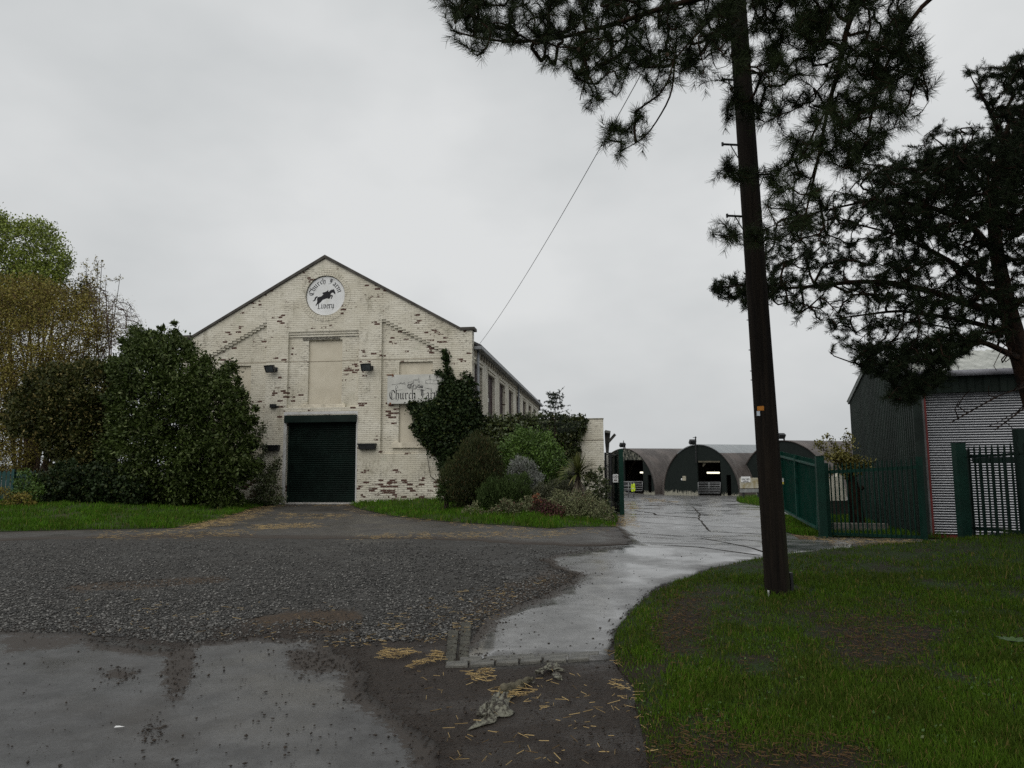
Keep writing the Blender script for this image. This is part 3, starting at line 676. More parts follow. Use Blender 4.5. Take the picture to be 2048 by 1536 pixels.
# coping
cp = MB()
for sg in (-1, 1):
    a = np.array([sg * (UR + .10), 0, ZE]); b = np.array([sg * (UR - .45), 0, ZE]); c_ = np.array([0, 0, ZR + .0])
    cp.add([(sg * (UR + .10), -.07, ZE), (sg * (UR - .42), -.07, ZE), (sg * (UR - .42), .50, ZE), (sg * (UR + .10), .50, ZE), (sg * (UR + .10), -.07, ZE + .11), (sg * (UR - .45), -.07, ZE + .11), (sg * (UR - .45), .50, ZE + .11), (sg * (UR + .10), .50, ZE + .11)],
           [(0, 1, 2, 3), (4, 7, 6, 5), (0, 4, 5, 1), (2, 6, 7, 3), (0, 3, 7, 4), (1, 5, 6, 2)])
    e = np.array([sg * (UR - .42), ZE]); r_ = np.array([0, ZR]); k_ = nrm(r_ - e); n_ = np.array([-k_[1], k_[0]]) * (1 if sg > 0 else -1)
    n_ = n_ if n_[1] > 0 else -n_
    tp_ = [e, r_, np.array([0, ZR + .13]), e + np.array([-sg * .03, .115])]
    cp.add([(p[0], y_, p[1]) for y_ in (-.07, .50) for p in tp_], [(0, 1, 2, 3), (4, 7, 6, 5), (0, 4, 5, 1), (1, 5, 6, 2), (2, 6, 7, 3), (3, 7, 4, 0)])
cp.build('coping', COPE, barn)
# brick ring round the round sign
rm = MB(); nr_ = 58
for i in range(nr_):
    a0 = 2 * math.pi * (i + .06) / nr_; a1 = 2 * math.pi * (i + .94) / nr_
    pts = [(.03 + r_ * math.cos(a), 8.03 + r_ * math.sin(a)) for r_, a in ((.80, a0), (.80, a1), (1.02, a1), (1.02, a0))]
    rm.add([(p[0], w_, p[1]) for w_ in (-.014, .05) for p in pts], [(0, 1, 2, 3), (0, 4, 5, 1), (1, 5, 6, 2), (2, 6, 7, 3), (3, 7, 4, 0)])
rm.build('brick_ring', BRICK, barn)
# roller door
rdm = MB(); zz = []
for i in range(40):
    z0 = .04 + i * .081
    zz += [(z0, .20), (z0 + .05, .175), (z0 + .062, .178), (z0 + .074, .215)]
n = len(zz); rdm.add([(x, w_, z) for x in (-1.33, 1.30) for z, w_ in zz], [(i, n + i, n + i + 1, i + 1) for i in range(n - 1)])
rdm.box(-1.33, 1.30, .22, .24, .0, 3.3)
DGR = simple('door_green', (.007, .015, .012), .5, .14, var=.25, scale=1.5)
dr = rdm.build('roller_door', DGR, barn)
MB().box(-1.46, 1.40, -.13, .10, 3.08, 3.36).build('header_box', DGR, dr, bevel=.01)
for a, b in ((-1.40, -1.33), (1.30, 1.37)): MB().box(a, b, .14, .25, 0, 3.1).build('guide_rail', DGR, dr)
fr = MB(); fr.box(-1.52, -1.40, -.012, .2, 0, 3.40); fr.box(1.37, 1.42, -.012, .2, 0, 3.40); fr.box(-1.52, 1.42, -.012, .11, 3.40, 3.50)
fr.build('door_frame', simple('white_frame', (.52, .52, .51), .6, .3, var=.1, dirt=(.3, .29, .25)), barn)
MB().box(-1.5, 1.45, -.25, .3, -.1, .045).build('threshold', simple('pale_concrete', (.36, .35, .33), .7, .3), barn)
# side walls with tall boarded windows
sm = MB(); fs = lambda a, b, w_: (UR - w_, a, b)
wins = [(.35 + 3.55 * i, 2.35 + 3.55 * i) for i in range(8)]
slab(sm, [rect(.42, LEN, -1, 5.86)] + [rect(a, b, 1.2, 5.30) for a, b in wins if a > .42] + ([rect(.50, 2.35, 1.2, 5.30)]), 0, .15, fs, False)
sm.build('side_wall', BRICKS, barn)
MB().box(-UR, -UR + .3, .42, LEN, -.3, 5.9).build('side_wall', BRICKS, barn)
slab(MB(), [[(-UR, -.5), (UR - .3, -.5), (UR - .3, 5.9), (0, 8.9), (-UR, 5.9)]], LEN, LEN + .3, fm, True).build('rear_wall', BRICKS, barn)
BOARD = simple('brown_boards', (.034, .018, .016), .7, .25, var=.35, scale=2)
for a, b in wins:
    a = max(a, .5); wm = MB(); nb = 6
    for i in range(nb):
        y0 = a + (b - a) * i / nb; wm.box(UR - .20, UR - .135 + .012 * (i % 2), y0 + .012, a + (b - a) * (i + 1) / nb - .012, 1.2, 5.30)
    wi = wm.build('boarded_window', BOARD, barn)
    hd = MB(); hd.box(UR - .02, UR + .03, a - .1, b + .1, 5.32, 5.40); hd.box(UR - .02, UR + .06, a - .1, b + .1, 5.44, 5.52); hd.build('hood', BRICKS, wi)
CORB = simple('corbel', (.36, .33, .27), .8, .2, var=.3, dirt=(.08, .07, .06))
for i in range(44): MB().box(UR + .002, UR + .09, .55 + i * .67, .72 + i * .67, 5.62, 5.84).build('eaves_corbel', CORB, barn)
wb = MB().box(UR - .22, UR - .12, wins[1][0] + .75, wins[1][0] + .95, 4.15, 4.32).build('white_vent', WHITEPAINT, barn)
# roof
rfm = MB()
for sg in (-1, 1):
    prof = [(sg * (UR + .28), 5.90), (0, 8.95)]
    rfm.add([(prof[0][0], .43, 5.90), (0, .43, 8.95), (0, LEN + .2, 8.95), (prof[0][0], LEN + .2, 5.90), (prof[0][0], .43, 6.0), (0, .43, 9.06), (0, LEN + .2, 9.06), (prof[0][0], LEN + .2, 6.0)],
            [(0, 1, 2, 3), (4, 7, 6, 5), (0, 4, 5, 1), (2, 6, 7, 3), (0, 3, 7, 4)])
rfm.build('roof', simple('slate', (.07, .07, .075), .6, .35, var=.3, scale=1.5), barn)
MB().box(UR + .02, UR + .33, .28, LEN + .3, 5.80, 5.93).build('gutter', GREYPVC, barn, bevel=.02)
for y_ in (.62, 14.6): MB().tube([(UR + .12, y_, 5.82), (UR + .12, y_, -.6)], .055, 10).build('downpipe', GREYPVC, barn, smooth=True)
MB().box(UR - .5, UR + .1, LEN - .15, LEN + .45, 5.5, 6.35).build('kneeler', COPE, barn)

# fittings on the barn front, each a thing of its own
def on_wall(name, label, cat, px, py, w_=0., group=None):
    a, b = bl(px, py, w_); p = bw(a, w_, b)
    return thing(name, label, cat, p, -TH, group)
LENS = simple('lamp_glass', (.07, .08, .085), .12, .6, var=.2)
def floodlight(t, yaw, s=1.):
    c, sn = math.cos(yaw), math.sin(yaw)
    def rot(x, y, z):
        y2 = y * math.cos(.45) - z * math.sin(.45); z2 = y * math.sin(.45) + z * math.cos(.45); return (x * c - y2 * sn, x * sn + y2 * c - .26 * s, z2)
    mb = MB(); W, H = .21 * s, .15 * s
    fr_ = [(-W, -.09 * s, -H), (W, -.09 * s, -H), (W, -.09 * s, H), (-W, -.09 * s, H)]; bk = [(-W * .7, .09 * s, -H * .7), (W * .7, .09 * s, -H * .7), (W * .7, .09 * s, H * .7), (-W * .7, .09 * s, H * .7)]
    i_ = [(-W * .82, -.09 * s, -H * .8), (W * .82, -.09 * s, -H * .8), (W * .82, -.09 * s, H * .8), (-W * .82, -.09 * s, H * .8)]; i2 = [(x * .8, -.03 * s, z * .8) for x, y, z in i_]
    mb.add([rot(*p) for p in fr_ + bk + i_ + i2], [(0, 4, 5, 1), (1, 5, 6, 2), (2, 6, 7, 3), (3, 7, 4, 0), (4, 7, 6, 5), (0, 1, 9, 8), (1, 2, 10, 9), (2, 3, 11, 10), (3, 0, 8, 11), (8, 9, 13, 12), (9, 10, 14, 13), (10, 11, 15, 14), (11, 8, 12, 15)])
    mb.build('housing', BLACK, t)
    MB().add([rot(x * .99, y + .012 * s, z * .99) for x, y, z in i_], [(0, 1, 2, 3)]).build('lens', LENS, t)
    MB().bar((0, -.2 * s, .02), (0.06 * s, .0, -.02), .06 * s, .05 * s).box(-.05 * s, .17 * s, -.03, .0, -.1 * s, .06 * s).build('bracket', BLACK, t)
floodlight(on_wall('floodlight', 'black floodlight on the barn front left of the middle blind window', 'floodlight', 547, 738, 0, 'floodlights on the barn front'), -.25)
floodlight(on_wall('floodlight', 'black floodlight on the barn front between blind window and tractor sign', 'floodlight', 738, 735, 0, 'floodlights on the barn front'), -.1)
t = on_wall('junction_box', 'small black box on the wall above the left trough', 'box', 548, 812)
MB().box(-.13, .10, -.12, 0, -.07, .07).build('case', BLACK, t, bevel=.01); MB().box(.10, .19, -.06, 0, -.04, .0).build('spout', BLACK, t)
for px, lb_ in ((544, 'black wall trough left of the roller door'), (736, 'black wall trough right of the roller door')):
    t = on_wall('wall_trough', lb_, 'trough', px, 896 if px < 600 else 893, 0, 'black troughs flanking the roller door')
    mb = MB(); mb.add([(-.34, -.20, .10), (.34, -.20, .10), (.34, 0, .12), (-.34, 0, .12), (-.31, -.17, -.11), (.31, -.17, -.11), (.31, 0, -.12), (-.31, 0, -.12)], [(0, 1, 5, 4), (1, 2, 6, 5), (3, 0, 4, 7), (4, 5, 6, 7), (0, 3, 2, 1)])
    mb.build('body', BLACK, t); MB().box(-.36, .36, -.215, -.19, .07, .115).build('lip', simple('dull_black', (.02, .022, .022), .7), t)
# ------------------------------------------------------------------ blackletter, broad-nib pen strokes
GL = {
 'i': (.46, [[(-.08, .86), (.06, .98), (.06, .12), (.2, .0), (.3, .1)], [(.02, 1.22), (.12, 1.32)]]),
 'r': (.56, [[(-.08, .86), (.06, .98), (.06, .12), (.18, .0)], [(.12, .8), (.3, .98), (.44, .86)]]),
 'u': (.84, [[(-.08, .86), (.06, .98), (.06, .14), (.2, .0), (.42, .16)], [(.34, .9), (.44, .98), (.44, .12), (.56, .0), (.64, .1)]]),
 'm': (1.22, [[(-.08, .86), (.06, .98), (.06, .06), (.12, 0)], [(.1, .8), (.32, .98), (.44, .86), (.44, .06), (.5, 0)], [(.48, .8), (.70, .98), (.82, .86), (.82, .12), (.94, .0), (1.02, .1)]]),
 'h': (.74, [[(-.04, 1.42), (.06, 1.5), (.06, .06), (.14, 0)], [(.1, .8), (.32, .98), (.46, .84), (.46, .16), (.36, -.16), (.16, -.34)]]),
 'c': (.58, [[(.44, .86), (.28, .98), (.1, .82), (.1, .18), (.26, .0), (.44, .16)]]),
 'a': (.78, [[(.06, .8), (.22, .98), (.42, .86), (.42, .12), (.54, .0), (.64, .1)], [(.42, .54), (.2, .5), (.08, .36), (.08, .14), (.2, .0), (.42, .18)]]),
 'e': (.60, [[(.12, .48), (.42, .64), (.42, .82), (.28, .98), (.1, .82), (.1, .18), (.26, .0), (.46, .16)]]),
 'v': (.68, [[(-.06, .9), (.08, 1.02), (.08, .2), (.24, .0), (.46, .22), (.46, .8), (.32, .98)]]),
 'y': (.70, [[(-.06, .9), (.08, 1.0), (.08, .2), (.22, .04), (.44, .2)], [(.36, .9), (.46, 1.0), (.46, .1), (.34, -.22), (.12, -.4)]]),
 'C': (1.06, [[(.84, 1.2), (.64, 1.44), (.34, 1.40), (.10, 1.12), (.04, .7), (.14, .25), (.42, .0), (.68, .06), (.88, .24)], [(.42, 1.26), (.36, .9), (.40, .22)], [(.84, 1.2), (.90, 1.02)]]),
 'F': (1.0, [[(.02, 1.2), (.18, 1.42), (.58, 1.30), (.96, 1.46)], [(.48, 1.34), (.48, .24), (.32, .0), (.0, -.08)], [(.26, 1.26), (.26, .5)], [(.48, .70), (.84, .80)]]),
 'L': (1.04, [[(.06, 1.22), (.22, 1.44), (.42, 1.3)], [(.34, 1.36), (.34, .22), (.18, .0)], [(.02, -.03), (.30, .08), (.62, -.05), (.92, .2)]]),
 ' ': (.55, []),
}
def pen(mb, pts, fmap, nib=.19, ang=40, th=.035, dep=.004, lvl=[0]):
    nv = np.array([math.cos(math.radians(ang)), math.sin(math.radians(ang))]) * nib / 2
    pts = [np.array(p, float) for p in pts]
    for a, b in zip(pts[:-1], pts[1:]):
        d = b - a; L = np.linalg.norm(d); d = d / L; pp = np.array([-d[1], d[0]])
        v_ = nv if abs(nv @ pp) > th / 2 else pp * th / 2
        lvl[0] = (lvl[0] + 1) % 12; e = dep + lvl[0] * .00015
        mb.add([fmap(*(p), e) for p in (a - v_, a + v_, b + v_, b - v_)], [(0, 1, 2, 3)])
def textw(s): return sum(GL[c][0] for c in s)
def write(mb, s, fmap, **kw):
    x = 0
    for ch in s:
        adv, st = GL[ch]
        for p in st: pen(mb, [(x + a, b) for a, b in p], fmap, **kw)
        x += adv
# round sign
RC = (.03, 8.03)
t = thing('round_sign', 'round white wall sign with leaping horse and rider under the gable', 'sign', bw(RC[0], .055, RC[1]), -TH)
mb = MB(); slab(mb, [circ(0, 0, .77, 64)], 0, .03, lambda a, b, w_: (a, w_, b)); mb.build('disc', WHITE_SIGN, t)
mb = MB()
r0 = .50; sc_ = .185
W1 = textw('Church Farm') * sc_
def arcmap(x, y, e):
    s_ = x * sc_ - W1 / 2; a = math.pi / 2 - s_ / .545 + .04; r_ = r0 + y * sc_ * .78; return (r_ * math.cos(a), -e, r_ * math.sin(a))
def words(parent, mat, s, fmap, **kw):
    x = 0
    for wd_ in s.split(' '):
        mb = MB(); write(mb, wd_, lambda a, b, e, x=x: fmap(a + x, b, e), **kw); mb.build('lettering', mat, parent); x += textw(wd_) + GL[' '][0]
words(t, INK, 'Church Farm', arcmap, nib=.20, th=.05)
W2 = textw('Livery') * .175
words(t, INK, 'Livery', lambda x, y, e: (x * .175 - W2 / 2 + .01, -e, -.50 + y * .165), nib=.20, th=.05)
hz = lambda pts: [((x - 1005) / 435 * .77, -(y - 785) / 435 * .77) for x, y in pts]
hmb = MB()
body = hz([(828, 806), (870, 800), (922, 788), (915, 772), (940, 765), (946, 745), (925, 730), (936, 704), (985, 700), (1030, 680), (1045, 660), (1066, 664), (1058, 690), (1078, 698), (1098, 672), (1122, 656), (1152, 648), (1170, 650), (1185, 634), (1190, 652), (1206, 672), (1228, 738), (1216, 756), (1196, 744), (1180, 722), (1150, 716), (1128, 730), (1114, 760), (1112, 776),
           (1150, 768), (1166, 786), (1160, 818), (1136, 858), (1118, 852), (1138, 816), (1140, 796), (1118, 800), (1112, 822), (1086, 856), (1055, 852), (1050, 836), (1000, 852), (950, 866), (920, 886), (890, 926), (845, 955), (815, 970), (790, 1002), (772, 990), (800, 950), (812, 915), (806, 870), (812, 830)])
tail = hz([(826, 812), (806, 812), (786, 830), (780, 856), (764, 886), (726, 898), (702, 886), (738, 872), (746, 846), (756, 812), (788, 788), (820, 794)])
slab(hmb, [body], -.004, -.001, lambda a, b, w_: (a, w_, b)); slab(hmb, [tail], -.0045, -.001, lambda a, b, w_: (a, w_, b))
hmb.build('horse_emblem', INK, t)
# rectangular sign
a0, b0 = bl(775, 750, -.06); a1, b1 = bl(887.5, 806, -.06)
t = thing('farm_sign', 'white rectangular sign with tractor sketch half covered by ivy', 'sign', bw(a0, -.06, b1), -TH)
SW, SH = a1 - a0, b0 - b1
MB().box(0, SW, 0, .035, 0, SH).build('board', simple('weathered_sign', (.50, .50, .465), .55, .2, var=.10, scale=2, dirt=(.36, .37, .30)), t, bevel=.005)
ls = SW * .92 / textw('Church Farm')
words(t, INK, 'Church Farm', lambda x, y, e: (SW * .04 + x * ls, -e, SH * .155 + y * ls * 1.02), nib=.175, th=.035)
sk = MB(); sm_ = lambda x, y, e: ((x - 322) / 1055 * SW, -e, SH - (y - 455) / 540 * SH)
def sk_(pts, nib=9): pen(sk, pts, sm_, nib=nib * .55, ang=30, th=4)
for p in ([(400, 640), (480, 630), (560, 620), (650, 630)], [(545, 630), (580, 600), (600, 625), (645, 600), (660, 655)], [(480, 660), (505, 655), (520, 690), (480, 720), (490, 745), (605, 735)], [(480, 665), (478, 745)],
          [(710, 600), (715, 690), (800, 710)], [(712, 600), (800, 590)], [(725, 640), (800, 625)], [(725, 690), (810, 600)], [(810, 560), (815, 690)], [(810, 555), (920, 545)], [(918, 548), (925, 620)], [(908, 515), (912, 548)], [(830, 570), (900, 565), (905, 610)],
          [(700, 695), (740, 720), (850, 730)], [(860, 690), (900, 700), (945, 705), (985, 690)], [(940, 650), (985, 660), (990, 700)], [(880, 640), (940, 650)], [(750, 640), (760, 700)], [(770, 610), (790, 700)], [(950, 685), (985, 705)],
          [(1030, 570), (1110, 560), (1290, 575)], [(1115, 470), (1105, 560)], [(1115, 470), (1130, 560)], [(1040, 580), (1040, 630), (1280, 640)], [(1120, 570), (1125, 630)], [(1190, 575), (1195, 610)], [(1060, 600), (1062, 625)], [(1240, 500), (1245, 580)], [(1285, 580), (1250, 640)],
          [(880, 740), (1000, 735)], [(1020, 710), (1100, 730), (1165, 725)], [(1060, 712), (1160, 745)]): sk_(p, 10)
for c_, r_ in (((835, 690), 42), ((735, 670), 38), ((915, 680), 26), ((968, 690), 20)):
    for rr_ in (r_, r_ * .6): sk_([(c_[0] + rr_ * math.cos(a), c_[1] + rr_ * math.sin(a)) for a in np.linspace(0, 2 * math.pi, 13)], 12)
sk.build('sketch', INK, t)
RUST = simple('rust', (.15, .055, .022), .85, .2, var=.4, scale=10)
MB().box(-.03, .19, -.02, .0, SH - .02, SH + .02).box(.19, .24, -.0202, .0, SH - .07, SH + .02).build('bracket', RUST, t); MB().box(.09, .15, -.012, .0, -.02, .05).build('bracket', RUST, t); MB().box(SW * .85, SW * .89, -.012, 0, SH - .04, SH + .02).build('bracket', RUST, t)

# ------------------------------------------------------------------ annex right of the barn
UA = 10.69; ZA = 3.08
annex = thing('flat_roofed_annex', 'low flat topped white brick outbuilding beside the barn, half under ivy', 'outbuilding', bw(UR + .36, .3, 0), -TH)
ub = bw(UR + .36, .3, 0)
mb = MB(); LA = UA - UR - .36
mb.box(0, LA, 0, .3, -1, ZA); mb.box(LA - .3, LA, .301, 12, -1.2, ZA); mb.box(0, LA, 12.001, 12.3, -1.2, ZA)
mb.build('wall', brickmat('annex_brick', False, 'xz', .55), annex)
MB().box(0.002, LA - .302, .302, 11.99, ZA - .5, ZA - .3).build('roof', simple('felt', (.05, .05, .05), .8), annex)
MB().box(-.0, LA + .015, -.015, .32, ZA, ZA + .035).build('coping', simple('mossy_cap', (.16, .15, .11), .8, .2, var=.5, scale=6), annex)
MB().box(.0, LA + .01, -.008, .0, ZA - .78, ZA - .755).build('string_line', simple('line', (.2, .17, .13), .9), annex)
# pier, gutter end and pipes at the annex corner
def L(px, py, w_): a, b = bl(px, py, w_); return np.array([a - UR - .36, w_ - .3, b])
pr = MB(); p0 = L(1213, 1000, 1.6); p1 = L(1221, 905, 1.6)
pr.box(LA + .02, p1[0], 1.3, 1.6, -.9, p1[2]); pr.build('white_pier', WHITEPAINT, annex)
gm = MB()
g_ = lambda u, v: L(u, v, .5)
gm.add([g_(1209, 862) , g_(1221, 865), g_(1219, 884), g_(1217.5, 906), g_(1212, 906), g_(1210, 884)] + [g_(1209, 862) + [0, .16, 0], g_(1221, 865) + [0, .16, 0], g_(1219, 884) + [0, .16, 0], g_(1217.5, 906) + [0, .16, 0], g_(1212, 906) + [0, .16, 0], g_(1210, 884) + [0, .16, 0]], [(0, 1, 2, 3, 4, 5), (11, 10, 9, 8, 7, 6)] + [(j, j + 6, (j + 1) % 6 + 6, (j + 1) % 6) for j in range(6)])
gm.bar(g_(1217, 884), g_(1230.5, 868.5), .12, .10)
MB().obox(L(1215.5, 863.5, .40), (.10, 0, -.02), (0, .08, 0), (.005, 0, .045)).build('gutter_end', simple('grey_gutter_end', (.12, .12, .11), .7), annex)
gm.build('broken_gutter', simple('mossy_gutter', (.028, .027, .024), .7, .3, var=.6, scale=6), annex)
MB().tube([L(1211, 905, .5), L(1212.5, 1012, .5)], .035, 8).tube([L(1218, 905, .5), L(1220, 1016, .5)], .03, 8).tube([L(1211, 928, .48), L(1219.5, 938, .48)], .018, 6).tube([L(1209, 908, .5), L(1222, 910, .5), L(1232, 910, .5)], .02, 6).build('downpipe', BLACK, annex)
#@@PART3
# ==================================================================================================
#  GATES, FENCES, POLE
# ==================================================================================================
# left solid gate leaf, swung open and seen nearly edge on
YN, YF = 25.4, 29.6
def lg(u, v, Y): return at(u, v, Y)
nb_, nt_ = lg(1244, 1022, YN), lg(1243, 898, YN); fb_, ft_ = lg(1224, 1003, YF), lg(1223.5, 909, YF)
t = thing('gate_leaf', 'dark green solid gate leaf swung open beside the annex corner', 'gate', (nb_[0], nb_[1], T(nb_[0], nb_[1])), 0, 'solid green yard gates')
bs = np.array(t.location)
MB().box(nb_[0] - .075, nb_[0] + .075, YN - .075, YN + .075, T(nb_[0], YN) - .05, nt_[2]).build('post', GREEN_PAINT, t, bs, bevel=.01)
mb = MB(); d_ = nrm((fb_ - nb_) * [1, 1, 0]); s_ = np.array([-d_[1], d_[0], 0])
def quadslab(mb, a, b, c, d, th):
    n_ = nrm(np.cross(b - a, d - a)) * th / 2
    return mb.add([p + k * n_ for k in (-1, 1) for p in (a, b, c, d)], [(0, 1, 2, 3), (4, 7, 6, 5), (0, 4, 5, 1), (1, 5, 6, 2), (2, 6, 7, 3), (3, 7, 4, 0)])
quadslab(mb, nb_ + d_ * .1 - [0, 0, .10], np.array([fb_[0], fb_[1], T(fb_[0], fb_[1]) + .03]), ft_, nt_ + d_ * .1 - [0, 0, .03], .02); mb.build('panel', DARK_GREEN, t, bs)
fm_ = MB()
for k_ in (.05, .5, .97): p = nb_ + (fb_ - nb_) * k_; q = nt_ + (ft_ - nt_) * k_; fm_.bar(p + [-.04, 0, .1], q + [-.04, 0, -.02], .06, .06)
for k_ in (.06, .93): fm_.bar(nb_ + (nt_ - nb_) * k_ + [-.04, 0, .02], fb_ + (ft_ - fb_) * k_ + [-.04, 0, .02], .06, .06)
fm_.build('frame', DARK_GREEN, t, bs)
hp = at(1222, 1012, 24.9); ht = at(1221, 905, 24.9)
MB().bar([hp[0], 24.9, T(hp[0], 24.9) - .05], [ht[0], 24.9, ht[2]], .05, .05).build('hinge_post', BLACK, t, bs)
# notice fixed to the left gate, facing us
c_ = at(1231, 956.5, 25.0); t2 = thing('gate_notice', 'small white notice with round symbol on the left green gate', 'notice', c_)
pxm = 25. / F
MB().box(-5.2 * pxm, 5.2 * pxm, 0, .012, -8 * pxm, 8 * pxm).build('plate', WHITE_SIGN, t2)
im = MB(); im_ = lambda x, y, e: (x, -e, y)
im_c = [(3.6 * pxm * math.cos(a), 3 * pxm + 3.6 * pxm * math.sin(a)) for a in np.linspace(0, 6.283, 17)]
pen(im, im_c, im_, nib=.012, th=.01); pen(im, [(-2.4 * pxm, 2.2 * pxm), (0, 3.1 * pxm), (2.4 * pxm, 2.0 * pxm)], im_, nib=.03, th=.025); pen(im, [(-.2 * pxm, 4.2 * pxm), (.5 * pxm, 4.2 * pxm)], im_, nib=.03, th=.03)
for yy in (-2.6, -4.2, -5.2): pen(im, [(-3.4 * pxm, yy * pxm), (3.4 * pxm, yy * pxm)], im_, nib=.012, th=.012)
im.build('symbol', simple('dark_red_ink', (.05, .02, .022), .6), t2)

PANEL_GREEN = simple('panel_green', (.001, .026, .017), .7, .03, var=.15, scale=2)
# right solid gate (two panels) and its posts
A0, A1 = at(1640, 1060, 16.95), at(1639, 921, 16.95); B0, B1 = at(1571, 1022, 20.6), at(1562.5, 903, 20.6)
t = thing('gate_leaf', 'wide solid green gate leaf of two panels right of the telegraph pole', 'gate', (A0[0], A0[1], T(A0[0], A0[1])), 0, 'solid green yard gates'); bs = np.array(t.location)
M0, M1 = (A0 + B0) / 2, (A1 + B1) / 2
M0, M1 = A0 + (B0 - A0) * .55, A1 + (B1 - A1) * .55
for a, b, c, d in ((A0, M0, M1, A1), (M0, B0, B1, M1)):
    quadslab(MB(), a + (b - a) * .02, a + (b - a) * .98, d + (c - d) * .98, d + (c - d) * .02, .02).build('panel', PANEL_GREEN, t, bs)
of = np.array([-.05, -.02, 0]); fr2 = MB()
for p, q in ((A0, A1), (M0, M1), (B0, B1)): fr2.bar(p + of, q + of, .06, .06)
fr2.bar(A0 + of + [0, 0, .03], B0 + of + [0, 0, .03], .06, .06).bar(A1 + of - [0, 0, .13], B1 + of - [0, 0, .13], .05, .05)
fr2.build('frame', simple('light_green_paint', (.006, .045, .033), .45, .3), t, bs)
far = at(1561, 1000, 20.8)
MB().bar([B0[0] - .06, 20.75, T(B0[0], 20.75) - .1], [B1[0] - .06, 20.75, B1[2] + .08], .09, .09).build('post', GREEN_PAINT, t, bs)
c_ = at(1565.5, 962, 20.3); t2 = thing('warning_notice', 'small white and yellow notice on the edge of the right green gate', 'notice', c_)
MB().box(-.03, .03, 0, .012, -.02, .08).build('plate', WHITE_SIGN, t2); MB().box(-.03, .03, -.001, .011, -.09, -.021).build('yellow_panel', simple('yellow', (.5, .42, .08), .5), t2)

def palisade(t, P, Q, n, h0, h1, rails, wd=.03, th=.008, post=None, mat=GREEN_PAINT, pname='pale', zg=None):
    bs = np.array(t.location)
    P = np.asarray(P, float); Q = np.asarray(Q, float)
    d = nrm(Q - P); s = np.array([-d[1], d[0], 0])
    proto = None
    for i in range(n):
        k_ = (i + .5) / n; b = P + (Q - P) * k_
        mb = MB(); w_ = d * wd / 2; o = s * th / 2; z0 = h0; z1 = h1
        pts = [b - w_ + [0, 0, z0], b + w_ + [0, 0, z0], b + w_ + [0, 0, z1 - .07], b + [0, 0, z1], b - w_ + [0, 0, z1 - .07]]
        mb.add([p - o for p in pts] + [p + o for p in pts], [(0, 1, 2, 3, 4), (9, 8, 7, 6, 5)] + [(j, j + 5, (j + 1) % 5 + 5, (j + 1) % 5) for j in range(5)])
        mb.build(pname, mat, t, bs)
    for r_, hh in rails: MB().bar(P + [0, 0, r_] + s * .02, Q + [0, 0, r_] + s * .02, .03, hh).build('rail', mat, t, bs)
# railing gate between the solid gate and the shed
P0 = gnd(1659, 1074); Q0 = gnd(1849, 1082)
t = thing('railing_gate', 'green upright railing gate between solid gate and grey shutter', 'gate', P0); bs = P0
hh_ = 1.66
palisade(t, P0 + [.05, 0, 0], Q0, 20, .06, hh_, [(1.47, .07), (.07, .06)], .022, .022)
for p, w_ in ((P0, .085), (Q0, .09)): MB().bar(p, p + [0, 0, hh_ + .02], w_, w_, (0, 1, 0)).build('frame_post', GREEN_PAINT, t, bs)
pp = gnd(1647, 1076)
t = thing('gate_post', 'square green gate post at the end of the solid green gate', 'post', pp, -.2, 'square green gate posts')
MB().box(-.085, .085, -.085, .085, -.1, 1.80).build('shaft', GREEN_PAINT, t, bevel=.008); MB().box(-.09, .09, -.09, .09, 1.80, 1.815).build('cap', GREEN_PAINT, t)
# palisade fence at the right edge
pp = gnd(1931, 1088, .03)
t = thing('gate_post', 'thick dark green gate post in front of the grey shutter', 'post', pp, -.1, 'square green gate posts')
MB().box(-.088, .088, -.09, .09, -.15, 1.82).build('shaft', GREEN_PAINT, t, bevel=.008); MB().box(-.092, .092, -.094, .094, 1.82, 1.835).build('cap', GREEN_PAINT, t)
FP = at(1934, 1086, 13.4) * [1, 1, 0]; FQ = np.array([8.75, 9.4, .12])
t = thing('palisade_fence', 'dark green palisade fence running from thick post towards the pine', 'fence', FP); 
palisade(t, FP, FQ, 28, .02, 1.80, [(1.60, .045), (.3, .045)], .045, .008, mat=DARK_GREEN)
g0 = at(1946, 1080, 14.05) * [1, 1, 0] - [0, 0, .06]; g1 = np.array([11.6, 13.9, -.0])
t = thing('palisade_gate', 'dark green palisade gate with thick top rail before the grey shutter', 'gate', g0)
palisade(t, g0 + [.12, 0, 0], g1, 11, .05, 1.74, [(1.58, .10), (.12, .07)], .032, .02, mat=DARK_GREEN)
for p in (g0, g1): MB().bar(p, p + [0, 0, 1.78], .085, .085, (0, 1, 0)).build('frame_post', DARK_GREEN, t, g0)
pp2 = at(2046.5, 1066, 12.9)
t = thing('gate_post', 'tall dark gate post at the right picture edge', 'post', (pp2[0] + .06, 12.9, .1), 0, 'square green gate posts')
MB().box(-.07, .07, -.07, .07, -.1, at(2046, 858, 12.9)[2] - .1).build('shaft', DARK_GREEN, t, bevel=.008)

